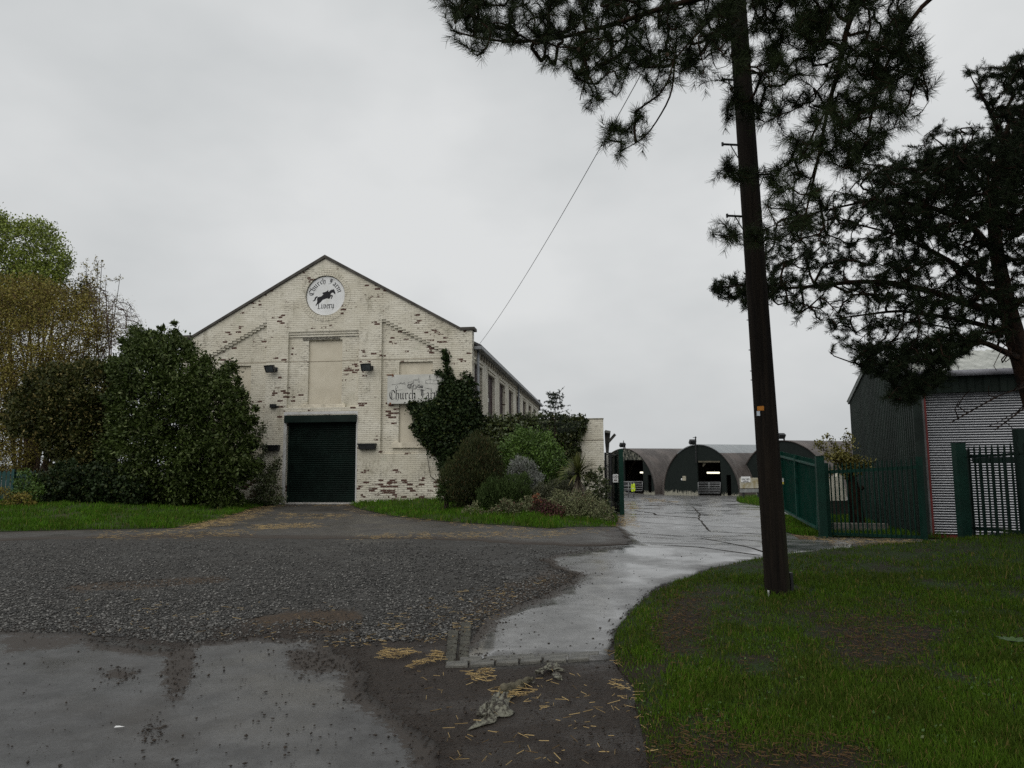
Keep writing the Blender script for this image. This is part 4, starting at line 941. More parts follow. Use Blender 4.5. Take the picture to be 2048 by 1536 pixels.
# telegraph pole
pb, ptop = at(1557.5, 1214, 8.15), at(1478, 60, 8.15)
ax = (ptop - pb) / (ptop[2] - pb[2]); 
t = thing('telegraph_pole', 'leaning dark wooden telegraph pole standing on the verge', 'pole', pb)
def wood():
    k = NT('pole_wood', .85, .12)
    gr = k.noise(6, 8, .65, k.map((3, 3, .14))); fine = k.noise(40, 6, .7, k.map((2.2, 2.2, .03)))
    c = k.mix(k.mr(gr, .3, .7), (.0045, .0036, .003), (.018, .0135, .0098))
    crack = k.mr(fine, .60, .68); c = k.mix(k.ma('MULTIPLY', crack, .85), c, (.010, .007, .005))
    x, y, z = k.sep()
    c = k.mix(k.ma('MULTIPLY', k.mr(k.ma('ADD', x, k.ma('MULTIPLY', k.ma('SUBTRACT', gr, .5), .1)), .03, .11), .75), c, (.024, .025, .012))
    k.col(c); k.bump(k.ma('SUBTRACT', k.ma('ADD', gr, k.ma('MULTIPLY', fine, .5)), k.ma('MULTIPLY', crack, .8)), .8, .015); return k.m
zt = 8.75
zz = np.linspace(-.3, zt, 40); mb = MB()
mb.tube(np.array([ax * z for z in zz]), np.interp(zz, [0, 4, 9], [.138, .116, .100]), 28); mb.build('shaft', wood(), t, smooth=True)
MB().tube([ax * 8.75, ax * 8.79], [.115, .10], 20).build('cap', BLACK, t)
def polept(v, side):   # on pole at image row v
    z = at(1500, v, 8.15)[2] - pb[2]; return ax * z + np.array([side, 0, 0])
for v, sd_, ln, da in ((147, 1, .17, -.03), (160, -1, .13, 0), (290, -1, .18, .02), (433, -1, .18, .02), (350, 1, .15, .0)):
    c_ = polept(v, .112 * sd_); e_ = c_ + np.array([sd_ * ln, 0, .012])
    m_ = MB().tube([c_ - [sd_ * .03, 0, 0], e_], .014, 8).tube([e_ - [0, 0, .022], e_ + [0, 0, .022]], .014, 8)
    m_.tube([e_ - [sd_ * ln * .5, 0, 0], c_ - [0, 0, .16]], .006, 6); m_.build('step_iron', BLACK, t)
for v in (640, 700, 742, 760):
    c_ = polept(v, -.118); MB().tube([c_ + [.02, 0, 0], c_ - [.025, 0, 0]], .006, 6).build('nail', BLACK, t)
z0 = .05; MB().bar(ax * -.1 + [.150, -.02, 0], ax * .38 + [.150, -.02, 0], .03, .06, (0, 1, 0)).build('cable_guard', BLACK, t)
def tagplate(v, x0, w_, h_, m, nm):
    z = at(1512, v, 8.0)[2] - pb[2]; c_ = ax * z; r_ = float(np.interp(z, [0, 4, 9], [.138, .116, .100])) + .004; mm = MB(); pts = []
    a = [math.pi * 1.5 + (x0 + w_ * i / 4) for i in range(5)]
    for zz_ in (-h_ / 2, h_ / 2): pts += [c_ + [r_ * math.cos(q_), r_ * math.sin(q_), zz_] for q_ in a]
    mm.add(pts, [(i, i + 1, i + 6, i + 5) for i in range(4)]).build(nm, m, t)
tagplate(816, -1.05, .62, .05, simple('orange_tag', (.42, .16, .02), .5), 'orange_tag')
tagplate(826, -1.15, .35, .055, simple('pale_tag', (.45, .5, .55), .4), 'pale_tag')
tagplate(1190, -1.2, .18, .07, simple('white_mark', (.5, .5, .5), .5), 'white_mark')
# telephone wire
wa = pb + ax * 8.45; wb_ = bw(UR - .05, 1.3, 6.02); k_ = np.linspace(0, 1, 40)[:, None]
wp = wa + (wb_ - wa) * k_ - np.array([0, 0, 1]) * (.35 * 4 * k_ * (1 - k_))
tag(MB().tube(wp, .007, 5).build('telephone_wire', BLACK, None, base=wa), 'thin telephone wire from the pole top to the barn eaves', 'wire')

# ==================================================================================================
#  YARD: three Nissen huts, gates, sign
# ==================================================================================================
HA = math.radians(58); HF = np.array([math.cos(HA), -math.sin(HA), 0]); HB = np.array([math.sin(HA), math.cos(HA), 0])
def roofmat(name, split=None):
    k = NT(name, .6, .35); x, y, z = k.sep()
    st = k.noise(1.0, 8, .7, k.map((.5, 4, .5))); n = k.noise(.6, 6, .65)
    c = k.mix(k.mr(n, .35, .65), (.055, .047, .043), (.105, .088, .080))
    c = k.mix(k.mr(st, .5, .7, 0, .7), c, (.16, .15, .14))
    c = k.mix(k.mr(k.noise(1.7, 6, .7, k.map((1, 2.5, .4), loc=(4, 0, 0))), .55, .7, 0, .8), c, (.040, .028, .024))
    if split: c = k.mix(k.mr(z, split - .03, split + .03), c, k.mix(k.mr(st, .4, .7), (.23, .25, .26), (.33, .35, .36)))
    k.col(c); wv = k.ma('SINE', k.ma('MULTIPLY', y, 6.283 / .16)); k.bump(wv, .6, .02); return k.m
def hutface(name, top=0.):
    k = NT(name, .8, .08); x, y, z = k.sep()
    c = k.mix(k.noise(2, 5), (.010, .014, .013), (.020, .025, .023))
    pn = k.noise(3.4, 9, .8, k.map((2.2, 1, .55)))
    s = k.ma('ADD', k.ma('MULTIPLY', k.mr(z, 0, .9, 1, 0), .34), pn)
    if top: s = k.ma('ADD', s, k.ma('MULTIPLY', k.mr(z, 2.2, 3.6), top))
    c = k.mix(k.mr(s, .74, .80, 0, .9), c, (.34, .33, .27)); k.col(c).bump(k.noise(5, 5), .3, .02); return k.m
GLOW = NT('tube_glow'); GLOW.b.inputs['Emission Color'].default_value = (1, .93, .72, 1); GLOW.b.inputs['Emission Strength'].default_value = 1.6; GLOW.b.inputs['Base Color'].default_value = (.8, .8, .7, 1); GLOW = GLOW.m
DARKIN = simple('dark_interior', (.02, .019, .018), .9, .1, var=.3)
HUTS = []
def hut(label, c, R, rmat, fmat, openings, length=20., ribs=False):
    c = np.asarray(c, float); t = thing('nissen_hut', label, 'hut', c, -HA, 'Nissen huts across the yard')
    pxf = {}
    an = np.linspace(0, math.pi, 49); arc = [(R * math.cos(a), R * math.sin(a) - .0) for a in an]; arc = [(R, -.4)] + arc + [(-R, -.4)]
    n = len(arc); V = []; 
    for (r_, y0, y1) in ((1., -.12, length), (.985, -.10, length)): V += [(x * r_, y_, max(z, -.4) * (r_ if z > 0 else 1)) for y_ in (y0, y1) for x, z in arc]
    Fq = [(i, i + 1, n + i + 1, n + i) for i in range(n - 1)] + [(2 * n + i, 3 * n + i, 3 * n + i + 1, 2 * n + i + 1) for i in range(n - 1)] + [(i, 2 * n + i, 2 * n + i + 1, i + 1) for i in range(n - 1)]
    MB().add(V, Fq).build('roof', rmat, t, smooth=False)
    Rf = R * .983; face = [(Rf * math.cos(a), Rf * math.sin(a)) for a in an]; face = [(Rf, -.4)] + face + [(-Rf, -.4)]
    # doorways are cut from the outline by holes just above the ground line
    fm2 = lambda a, b, w_: (a, w_, b)
    mb = MB(); slab(mb, [face] + openings, 0, .12, fm2); mb.build('front_wall', fmat, t)
    slab(MB(), [face], length - .3, length - .1, fm2).build('rear_wall', DARKIN, t)
    MB().box(-R * .97, R * .97, .15, length - .35, -.3, -.02).build('floor', DARKIN, t)
    if ribs:
        for y_ in (1.2, 4.0, 7):
            r2 = MB(); r2.tube([(R * .93 * math.cos(a), y_, R * .93 * math.sin(a)) for a in np.linspace(.05, math.pi - .05, 24)], .12, 6); r2.build('arch_rib', simple('pale_rib', (.22, .19, .15), .8), t)
    return t
def fplane(c):
    c = np.asarray(c, float)
    def f(u, v, off=0.):
        d = ray(u, v); o = c + HB * off; tt = ((o - CP) @ HB) / (d @ HB); p = CP + d * tt - c; return float(p @ HF), float(p[2])
    return f
def hutspot(cx, cy, R_px, R=4.68):
    Y = R * F / R_px; p = at(cx, cy, Y); return np.array([p[0], p[1], p[2]])
c1, c2, c3 = hutspot(1250, 986, 88), hutspot(1400, 991, 101), hutspot(1569, 992, 110)
def orect(f, x0, x1, y0, y1): a = f(x0, y1); b = f(x1, y0); return rect(a[0], b[0], max(a[1], -.1), b[1])
f1, f2, f3 = fplane(c1), fplane(c2), fplane(c3)
h1 = hut('left Nissen hut with flaking white paint over a dark open doorway', c1, 4.68, roofmat('rusty_roof'), hutface('flaky_boards', .24), [orect(f1, 1250, 1285.5, 920, 986), orect(f1, 1296, 1302.5, 950, 985)], ribs=True)
h2 = hut('middle Nissen hut with lit strip lamp in its doorway and grey roof crown', c2, 4.68, roofmat('rusty_roof_grey_crown', 3.85), hutface('dark_boards'), [orect(f2, 1396.5, 1440.5, 922, 991), orect(f2, 1453.5, 1461.5, 950, 991)])
h3 = hut('right Nissen hut rising behind the telegraph pole and green gate', c3, 4.68, roofmat('brown_roof'), hutface('dark_boards_plain'), [rect(-2.5, -1.6, -.1, 2.1)])
def in_hut(c, f, u, v, off): a, b = f(u, v, off); return c + HF * a + HB * off + [0, 0, b]
# lintel fragments in the middle hut doorway
a, b = f2(1396.5, 922)
fb2 = MB(); x0, z0 = f2(1397, 917); x1, z1 = f2(1440, 923); 
fb2.box(x0, x1, -.06, .0, z1 - .08, z1 + .06); x2, _ = f2(1404, 920); x3, z3 = f2(1402, 934); fb2.add([(x2, .15, z1), (x2 + .35, .15, z1), (x2 + .2, .15, z3 + .2), (x2 - .1, .15, z3), (x2, .2, z1), (x2 + .35, .2, z1), (x2 + .2, .2, z3 + .2), (x2 - .1, .2, z3)], [(0, 1, 2, 3), (4, 7, 6, 5), (0, 3, 7, 4), (1, 5, 6, 2)])
fb2.build('door_lintel', simple('weathered_board', (.10, .09, .065), .8), h2)
for c, f, u0, u1, v, off, lb_ in ((c2, f2, 1414.5, 1438.5, 945.5, 3.5, 'long lit strip lamp inside the middle Nissen hut'), (c1, f1, 1281, 1286, 945, 2., 'short bright strip lamp inside the left Nissen hut')):
    p, q = in_hut(c, f, u0, v, off), in_hut(c, f, u1, v, off)
    t = thing('strip_lamp', lb_, 'lamp', (p + q) / 2); MB().tube([p, q], .085, 8).build('tube', GLOW, t, (p + q) / 2, smooth=True); MB().bar(p + [0, 0, .12], q + [0, 0, .12], .14, .06).build('housing', GALV, t, (p + q) / 2)
# floodlights and aerial above the huts
for c, f, u, v, vb, lb_, ln in ((c1, f1, 1245, 890, 900, 'floodlight on a bracket above the left Nissen hut', .6), (c2, f2, 1385, 884, 893, 'floodlight on a bracket above the middle Nissen hut', .8), (c3, f3, 1563, 872, 882, 'floodlight on a bracket above the right Nissen hut', .8)):
    p = in_hut(c, f, u, v, -.1); t = thing('floodlight', lb_, 'floodlight', p, .3, 'floodlights above the huts')
    s = 1.7; MB().add([(x * .30, y * .12 - z * .10, z * .17 + y * .08) for z in (-1, 1) for y in (-1, 1) for x in (-1, 1)], [(0, 2, 3, 1), (4, 5, 7, 6), (0, 1, 5, 4), (2, 6, 7, 3), (0, 4, 6, 2), (1, 3, 7, 5)]).build('housing', BLACK, t)
    MB().bar((.3, .1, .1), (.36, .1, f(u, vb)[1] - f(u, v)[1] - .4), .1, .1, (0, 1, 0)).build('pole', BLACK, t)
p, q = in_hut(c2, f2, 1391, 873, -.15), in_hut(c2, f2, 1392, 926, -.15)
t = thing('aerial_pole', 'thin dark pole rising up the middle hut front above its roof', 'pole', q); MB().bar(q, p, .1, .1, (0, 1, 0)).build('mast', BLACK, t, q); MB().bar(p - [.25, 0, .1], p + [.1, 0, -.1], .05, .05).build('arm', BLACK, t, q)
p, q = in_hut(c1, f1, 1247, 881, -.15), in_hut(c1, f1, 1247, 898, -.15)
t = thing('aerial_pole', 'thin dark rod beside the floodlight on the left hut', 'pole', q); MB().bar(q, p, .07, .07, (0, 1, 0)).build('mast', BLACK, t, q)
# notices on the middle hut
for u0, u1, v0, v1, m, lb_ in ((1365, 1371.5, 952, 961, simple('cream_notice', (.34, .32, .25), .7), 'cream notice board on the middle Nissen hut front'), (1362, 1364, 956.5, 960.5, WHITE_SIGN, 'tiny white label beside the cream notice on the middle hut')):
    p = in_hut(c2, f2, (u0 + u1) / 2, (v0 + v1) / 2, -.04); a = f2(u0, v1); b = f2(u1, v0)
    t = thing('hut_notice', lb_, 'notice', p, -HA); MB().box(-(b[0] - a[0]) / 2, (b[0] - a[0]) / 2, 0, .03, -(b[1] - a[1]) / 2, (b[1] - a[1]) / 2).build('plate', m, t)
# field gates
def field_gate(label, pts, bars=7):
    a, b, c, d = [np.asarray(p, float) for p in pts]    # bottom left, bottom right, top right, top left
    t = thing('field_gate', label, 'gate', a, 0, 'galvanised field gates'); mb = MB(); r = .03
    for i in range(bars): k_ = (i / (bars - 1)) ** .92; mb.tube([a + (d - a) * k_, b + (c - b) * k_], r, 6)
    mb.build('bars', GALV, t, a, smooth=True); mb = MB()
    for k_ in (0, .5, 1): mb.tube([a + (b - a) * k_, d + (c - d) * k_], r * 1.1, 6)
    mb.build('uprights', GALV, t, a, smooth=True)
    return t
g = lambda c, f, off, *px: [in_hut(c, f, u, v, off) for u, v in px]
field_gate('galvanised field gate across the middle hut doorway', g(c2, f2, -.2, (1396.5, 986), (1440.5, 986), (1440.5, 964.5), (1396.5, 964.5)))
field_gate('galvanised field gate across the left hut doorway', g(c1, f1, -.2, (1240, 981.5), (1285, 981.5), (1285, 963), (1240, 963)), 6)
Yg = 47.; fgp = [at(1246, 994, Yg), at(1267.5, 995, Yg), at(1267.5, 964, Yg), at(1246, 964, Yg)]
field_gate('open galvanised field gate just behind the left green gate leaf', fgp, 5)
# hi-vis waistcoat hung on the open gate
hv = at(1266, 974.5, Yg - .12); t = thing('hi_vis_waistcoat', 'yellow hi-vis waistcoat hung over the end of a field gate', 'waistcoat', hv)
k = NT('hi_vis_yellow', .6); k.col((.50, .66, .03)); HV = k.m
s_ = Yg / F; vest = [(-3.6, -8), (-1.2, -8.5), (0, -6), (1.2, -8.8), (3.8, -7), (4.4, -2), (3.4, 1), (3.9, 5), (2.6, 8), (.6, 6.5), (-.5, 3.5), (-1.0, 6.2), (-3, 7.2), (-3.5, 2), (-4.0, -3)]
slab(MB(), [[(x * s_, y * s_) for x, y in vest]], -.05, .05, lambda a, b, w_: (a, w_ + .02 * math.sin(a * 40), b)).build('cloth', HV, t)
MB().box(-3.4 * s_, 3.2 * s_, -.058, -.052, -3 * s_, -1.8 * s_).build('reflective_band', simple('silver_band', (.5, .5, .5), .3), t)
# yard sign
Ys = 41.; S = lambda u, v: at(u, v, Ys)
gp = gnd(1488, 1006); 
t = thing('yard_sign', 'weathered beige yard sign board on two posts behind the telegraph pole', 'sign', (S(1500, 1004)[0], Ys, T(13, 41)))
bs = np.array(t.location)
def srect(mb, u0, u1, v0, v1, y0, y1): a = S(u0, v1); b = S(u1, v0); return mb.box(a[0], b[0], Ys + y0, Ys + y1, a[2], b[2])
k = NT('stained_board', .8, .2); n = k.noise(2.2, 7, .7); c = k.mix(k.mr(n, .4, .65), (.44, .43, .37), (.26, .22, .12)); k.col(c)
srect(MB(), 1480, 1519, 955.5, 976.5, -.03, .03).build('board', k.m, t, bs)
srect(MB(), 1480, 1517, 978, 985, .0, .04).build('lower_panel', simple('grey_panel', (.20, .21, .21), .6), t, bs)
srect(MB(), 1481.8, 1499.8, 953, 964.3, -.06, -.032).build('notice_plate', WHITE_SIGN, t, bs)
for u in (1488.2, 1517.5): srect(MB(), u - 1, u + 1, 976, 1006, .045, .13).build('post', BLACK, t, bs)
# block capitals for the notice
CAP = {'T': [[(0, 1), (.7, 1)], [(.35, 1), (.35, 0)]], 'R': [[(0, 0), (0, 1), (.5, 1), (.6, .75), (.5, .52), (0, .52)], [(.3, .52), (.62, 0)]], 'A': [[(0, 0), (.33, 1), (.66, 0)], [(.12, .35), (.54, .35)]], 'C': [[(.6, .85), (.35, 1), (.05, .8), (.0, .5), (.05, .2), (.35, 0), (.6, .15)]],
       'O': [[(.35, 1), (.05, .8), (0, .5), (.05, .2), (.35, 0), (.65, .2), (.7, .5), (.65, .8), (.35, 1)]], 'S': [[(.6, .88), (.3, 1), (.03, .78), (.3, .52), (.6, .28), (.3, 0), (0, .14)]], 'U': [[(0, 1), (0, .2), (.3, 0), (.6, .2), (.6, 1)]], 'N': [[(0, 0), (0, 1), (.6, 0), (.6, 1)]], 'I': [[(0.05, 0), (.05, 1)]],
       'G': [[(.6, .85), (.35, 1), (.05, .8), (0, .5), (.05, .2), (.35, 0), (.62, .15), (.62, .5), (.38, .5)]]}
def caps(mb, s, fmap, th=.2):
    x = 0
    for ch in s:
        for p in CAP[ch]: pen(mb, [(x + a, b) for a, b in p], fmap, nib=th, ang=0, th=th)
        x += .3 if ch == 'I' else .92
o_ = S(1482.5, 958.6); mb = MB(); u_ = Ys / F
caps(mb, 'TRACTORS', lambda x, y, e: (o_[0] + x * u_ * 2.2, Ys - .062 - e, o_[2] + (y * 2.4 - 1.0) * u_))
caps(mb, 'TURNING', lambda x, y, e: (o_[0] + (x * 2.15 + 1.6) * u_, Ys - .062 - e, o_[2] + (y * 2.1 - 4.7) * u_))
mb.build('lettering', INK, t, bs)

# ==================================================================================================
#  SHED on the right
# ==================================================================================================
N0 = gnd(1846, 1077); SA = .295
GV = np.array([math.sin(SA), math.cos(SA), 0]); FV = np.array([math.cos(SA), -math.sin(SA), 0])
shed = thing('clad_shed', 'dark green corrugated shed with big grey roller shutter in red frame', 'shed', N0, -SA)
EH, RH, SD, SL = 3.55, 4.50, 8.3, 9.
def cladding(name, c, wet=.45):
    k = NT(name, .6, .12); n = k.noise(1.2, 6, .6, k.map((1, 1, .3)))
    k.col(k.mix(k.mr(n, .3, .7), tuple(x * .7 for x in c), tuple(x * 1.2 for x in c))); return k.m
CLAD = cladding('green_cladding', (.017, .026, .021), .5)
def corrug(mb, P, ex, L_, zb, ztop, pitch=.2, dep=.035, out=(0, -1, 0)):
    """trapezoid sheeting from P along ex"""
    out = np.asarray(out, float); ex = np.asarray(ex, float); s = 0; pts = []
    while s < L_:
        for a, d in ((0, 0), (.42, 0), (.52, 1), (.9, 1)): 
            if s + a * pitch <= L_: pts.append((s + a * pitch, d))
        s += pitch
    pts.append((L_, 0)); n = len(pts)
    lo = [np.asarray(P) + ex * a + out * dep * d + [0, 0, zb] for a, d in pts]; hi = [np.asarray(P) + ex * a + out * dep * d + [0, 0, ztop(a)] for a, d in pts]
    mb.add(lo + hi, [(i, i + 1, n + i + 1, n + i) for i in range(n - 1)])
gable = lambda a: EH + (RH - EH) * (1 - abs(a - SD / 2) / (SD / 2))
mb = MB(); corrug(mb, (0, 0, 0), (0, 1, 0), SD, -.5, gable, .2, .05, (-1, 0, 0)); mb.build('gable_wall', CLAD, shed)
mb = MB(); mb.box(0.02, SL, SD - .1, SD, -.5, EH); mb.box(SL - .1, SL, 0.1, SD - .12, -.5, EH); mb.build('wall', CLAD, shed)
SW_ = 6.2
mb = MB(); corrug(mb, (.0, 0, 0), (1, 0, 0), SL, 3.12, lambda a: EH - .08, .3, .03); mb.box(.0, .18, .0, .1, -.5, 3.12); mb.box(.30 + SW_ + .1, SL, 0, .1, -.5, 3.12); mb.build('front_wall', CLAD, shed)
RED = simple('dark_red_frame', (.13, .018, .016), .5, .4)
mb = MB(); mb.box(.185, .226, -.03, .09, -.05, 3.13); mb.box(.226, .3 + SW_, -.03, .2, -.05, .075); mb.build('shutter_frame', RED, shed)
MB().box(-.04, .138, -.06, .04, -.3, EH - .05).build('corner_flashing', simple('green_flashing', (.022, .030, .026), .6, .1), shed)
MB().box(.142, .182, -.035, .0, -.2, 3.1).build('grey_jamb', simple('grey_jamb', (.12, .12, .12), .5), shed)
k = NT('shutter_steel', .32, .5, .75); k.col(k.mix(k.noise(2, 5), (.34, .35, .37), (.46, .47, .49))); SHUT = k.m
mb = MB(); prof = []
ns = 56; ph = 3.05 / ns
for i in range(ns):
    z0 = .08 + i * ph
    for a, d in ((0, .115), (.10, .105), (.30, .066), (.5, .054), (.7, .060), (.86, .085)): prof.append((z0 + a * ph, d))
n = len(prof); mb.add([(x, d, z) for x in (.226, .3 + SW_) for z, d in prof], [(i, n + i, n + i + 1, i + 1) for i in range(n - 1)])
mb.build('roller_shutter', SHUT, shed)
def roofshed():
    k = NT('pale_sheet_roof', .5, .4); k.col(k.mix(k.mr(k.noise(1.5, 6, .65), .35, .65), (.30, .31, .28), (.46, .47, .43))); return k.m
RS = roofshed(); mb = MB()
for sg, y0, y1, z0, z1 in ((1, -.18, SD / 2, EH + .02, RH + .05), (-1, SD / 2, SD + .18, RH + .05, EH + .02)):
    m_ = 150; xs_ = np.linspace(-.1, SL + .1, m_); dz = .028 * np.sin(xs_ * 2 * math.pi / .15)
    mb.add([(x, y0, z0 + d) for x, d in zip(xs_, dz)] + [(x, y1, z1 + d) for x, d in zip(xs_, dz)], [(i, i + 1, m_ + i + 1, m_ + i) for i in range(m_ - 1)])
mb.build('roof', RS, shed)
MB().tube([(-.1, -.2, EH - .03), (SL, -.2, EH - .03)], .065, 10).build('gutter', simple('shed_gutter', (.25, .25, .28), .4), shed, smooth=True)
mb = MB()
for sg in (0, 1): ya, za = (0 if sg == 0 else SD), EH; mb.bar((-.06, ya, za + .02), (-.06, SD / 2, RH + .02), .06, .16)
mb.build('verge_flashing', simple('verge_trim', (.10, .115, .105), .5), shed)
# bits behind the railing gate
wp0 = at(1650, 1000, 23.5); wz = T(wp0[0], 23.5)
t = thing('old_wall', 'broken old white wall fragment behind the railing gate', 'wall', (wp0[0], 23.5, wz))
tl, br_ = at(1648, 946, 23.5), at(1693, 1001, 23.5); bs = np.array(t.location)
outl = [(tl[0], br_[2]), (br_[0], br_[2]), (br_[0], br_[2] + .35), (br_[0] - .12, tl[2] - .2), (br_[0] - .05, tl[2] - .05), (tl[0] + .45, tl[2]), (tl[0] + .4, tl[2] - .12), (tl[0], tl[2] - .1)]
slab(MB(), [outl], 0, .25, lambda a, b, w_: (a, 23.5 + w_, b)).build('white_panel', simple('flaky_white', (.55, .53, .45), .8, .2, var=.2, scale=5, dirt=(.08, .075, .06)), t, bs)
MB().box(tl[0] - .3, br_[0] + .5, 23.45, 23.8, wz - .2, br_[2] - .004).build('base', simple('dark_plinth', (.035, .03, .026), .9), t, bs)
b0 = gnd(1736, 1072); t = thing('block_planter', 'low concrete block kerb in the grass behind the railing gate', 'planter', (b0[0] + .05, b0[1] + .5, T(b0[0], b0[1])), -.25)
mb = MB()
for i in range(3): mb.box(-.6 + i * .41, -.2 + i * .41, -.1, .1, -.05, .25)
mb.build('blocks', simple('grey_block', (.16, .15, .13), .85, .2, var=.3, scale=6, dirt=(.05, .06, .03)), t, bevel=.01)

# ------------------------------------------------------------------ litter in the foreground
def crumple(name, label, px4, hgt, mat, seed, n=56):
    c = [gnd(u, v) for u, v in px4]; c0 = sum(c) / 4; rg = np.random.default_rng(seed); V = []
    for j in range(n):
        for i in range(n):
            a, b = i / (n - 1), j / (n - 1); p = (c[0] * (1 - a) + c[1] * a) * (1 - b) + (c[3] * (1 - a) + c[2] * a) * b
            e = min(a, 1 - a, b, 1 - b); r_ = abs(fbm(p[0], p[1], seed, 14.) - .5) * 2 + .9 * abs(vnoise(p[0], p[1], seed + 3, 34.) - .5)
            q = p + np.array([(vnoise(p[0], p[1], seed + 1, 11) - .5) * .14, (vnoise(p[0], p[1], seed + 2, 11) - .5) * .18, 0]); q[2] = .012 + hgt * r_ * (1.2 * sstep(e * 5)) - .01 * (1 - sstep(e * 8)); V.append(q)
    keep = lambda i, j: fbm(V[j * n + i][0], V[j * n + i][1], seed + 9, 5.) + .5 * min(i, n - i, j, n - j) / n > .44
    Fq = [(j * n + i, j * n + i + 1, (j + 1) * n + i + 1, (j + 1) * n + i) for j in range(n - 1) for i in range(n - 1) if keep(i, j)]
    o = npmesh(name, np.array(V), Fq, mat, None, base=c0); m_ = o.modifiers.new('thick', 'SOLIDIFY'); m_.thickness = .004
    return tag(o, label, 'litter')
k = NT('muddy_net', .6, .4); n_ = k.noise(30, 6, .7); k.col(k.mix(k.mr(n_, .42, .58), (.024, .019, .014), (.17, .168, .13))); NET = k.m
crumple('plastic_sacking', 'large crumpled pale plastic sacking trodden into the mud', [(945, 1455), (1022, 1440), (1034, 1398), (966, 1404)], .05, NET, 41)
crumple('plastic_sacking', 'smaller crumpled pale sacking next to the kerb setts', [(1068, 1372), (1116, 1358), (1112, 1328), (1076, 1328)], .035, NET, 47)
lp = gnd(1030, 1376); t = thing('twisted_rope', 'lumpy twisted muddy rope end lying near the pale sacking', 'rope', lp); pts = []
MUDR = simple('muddy_rope', (.11, .10, .07), .8, .2, var=.4, scale=14, bump=.5)
for s_, ph in ((1, 0), (1, math.pi)):
    P_ = []
    for a in np.linspace(0, 1, 40):
        q = gnd(1000 + 66 * a, 1388 - 20 * a + 4 * math.sin(a * 5)); w_ = (1 - .55 * a) * .026; P_.append(q + [w_ * math.cos(a * 13 + ph) * .3, w_ * math.cos(a * 13 + ph), .025 + w_ * .8 * math.sin(a * 13 + ph)])
    MB().tube(P_, np.interp(np.linspace(0, 1, 40), [0, .15, .5, 1], [.012, .034, .026, .010]), 8).build('strand', MUDR, t, lp, smooth=True)
c_ = gnd(238, 1461); tag(MB().add([c_ + [x, y, .02 + z] for x, y, z in ((-.028, -.008, 0), (.03, -.004, .003), (.032, .008, .0), (-.026, .010, .004), (0, 0, .008))], [(0, 1, 4), (1, 2, 4), (2, 3, 4), (3, 0, 4)]).build('paper_scrap', WHITE_SIGN, None, base=c_), 'white paper scrap lying on the wet concrete slab', 'litter')
#@@PART4
# ==================================================================================================
#  VEGETATION
# ==================================================================================================
def rand_unit(rg, n): return nrm(rg.normal(size=(n, 3)))
def leafgeo(rg, P, size, wr=.5, up=.35, outc=None, outw=.5, fold=.25):
    n = len(P); d = rand_unit(rg, n) + np.array([0, 0, up])
    if outc is not None: d = d + nrm(P - outc) * outw
    d = nrm(d); s = nrm(np.cross(d, rand_unit(rg, n))); nn = np.cross(s, d)
    Ls = (size * (.55 + .8 * rg.random(n)))[:, None]; ws = Ls * wr / 2
    V = np.stack([P, P + d * Ls * .5 + s * ws + nn * ws * fold * 2, P + d * Ls, P + d * Ls * .5 - s * ws + nn * ws * fold * 2], 1)
    return V.reshape(-1, 3), np.arange(n * 4).reshape(-1, 4)
def blob(rg, poly, Y, thick, n, ncl, cr, front=.7, fill=.25, flat=None):
    """clumped points inside a crown whose outline is poly and whose depth bulges by thick metres"""
    poly = np.asarray(poly, float); q = sample_poly(rg, poly, ncl); d = edged(q[:, 0], q[:, 1], poly) * Y / F
    h = thick * np.sqrt(1 - (1 - np.clip(d / thick, 0, 1)) ** 2)
    s = np.where(rg.random(ncl) < front, -1, 1) * np.where(rg.random(ncl) < fill, rg.random(ncl), rg.random(ncl) ** .25)
    C_ = at(q[:, 0], q[:, 1], Y + s * h)
    i = rg.integers(0, ncl, n); c2 = cr * (.5 + rg.random(ncl)) * np.minimum(1, .35 + d / (cr * 2.))
    P = C_[i] + rg.normal(size=(n, 3)) * c2[i][:, None] * .62
    return P, C_
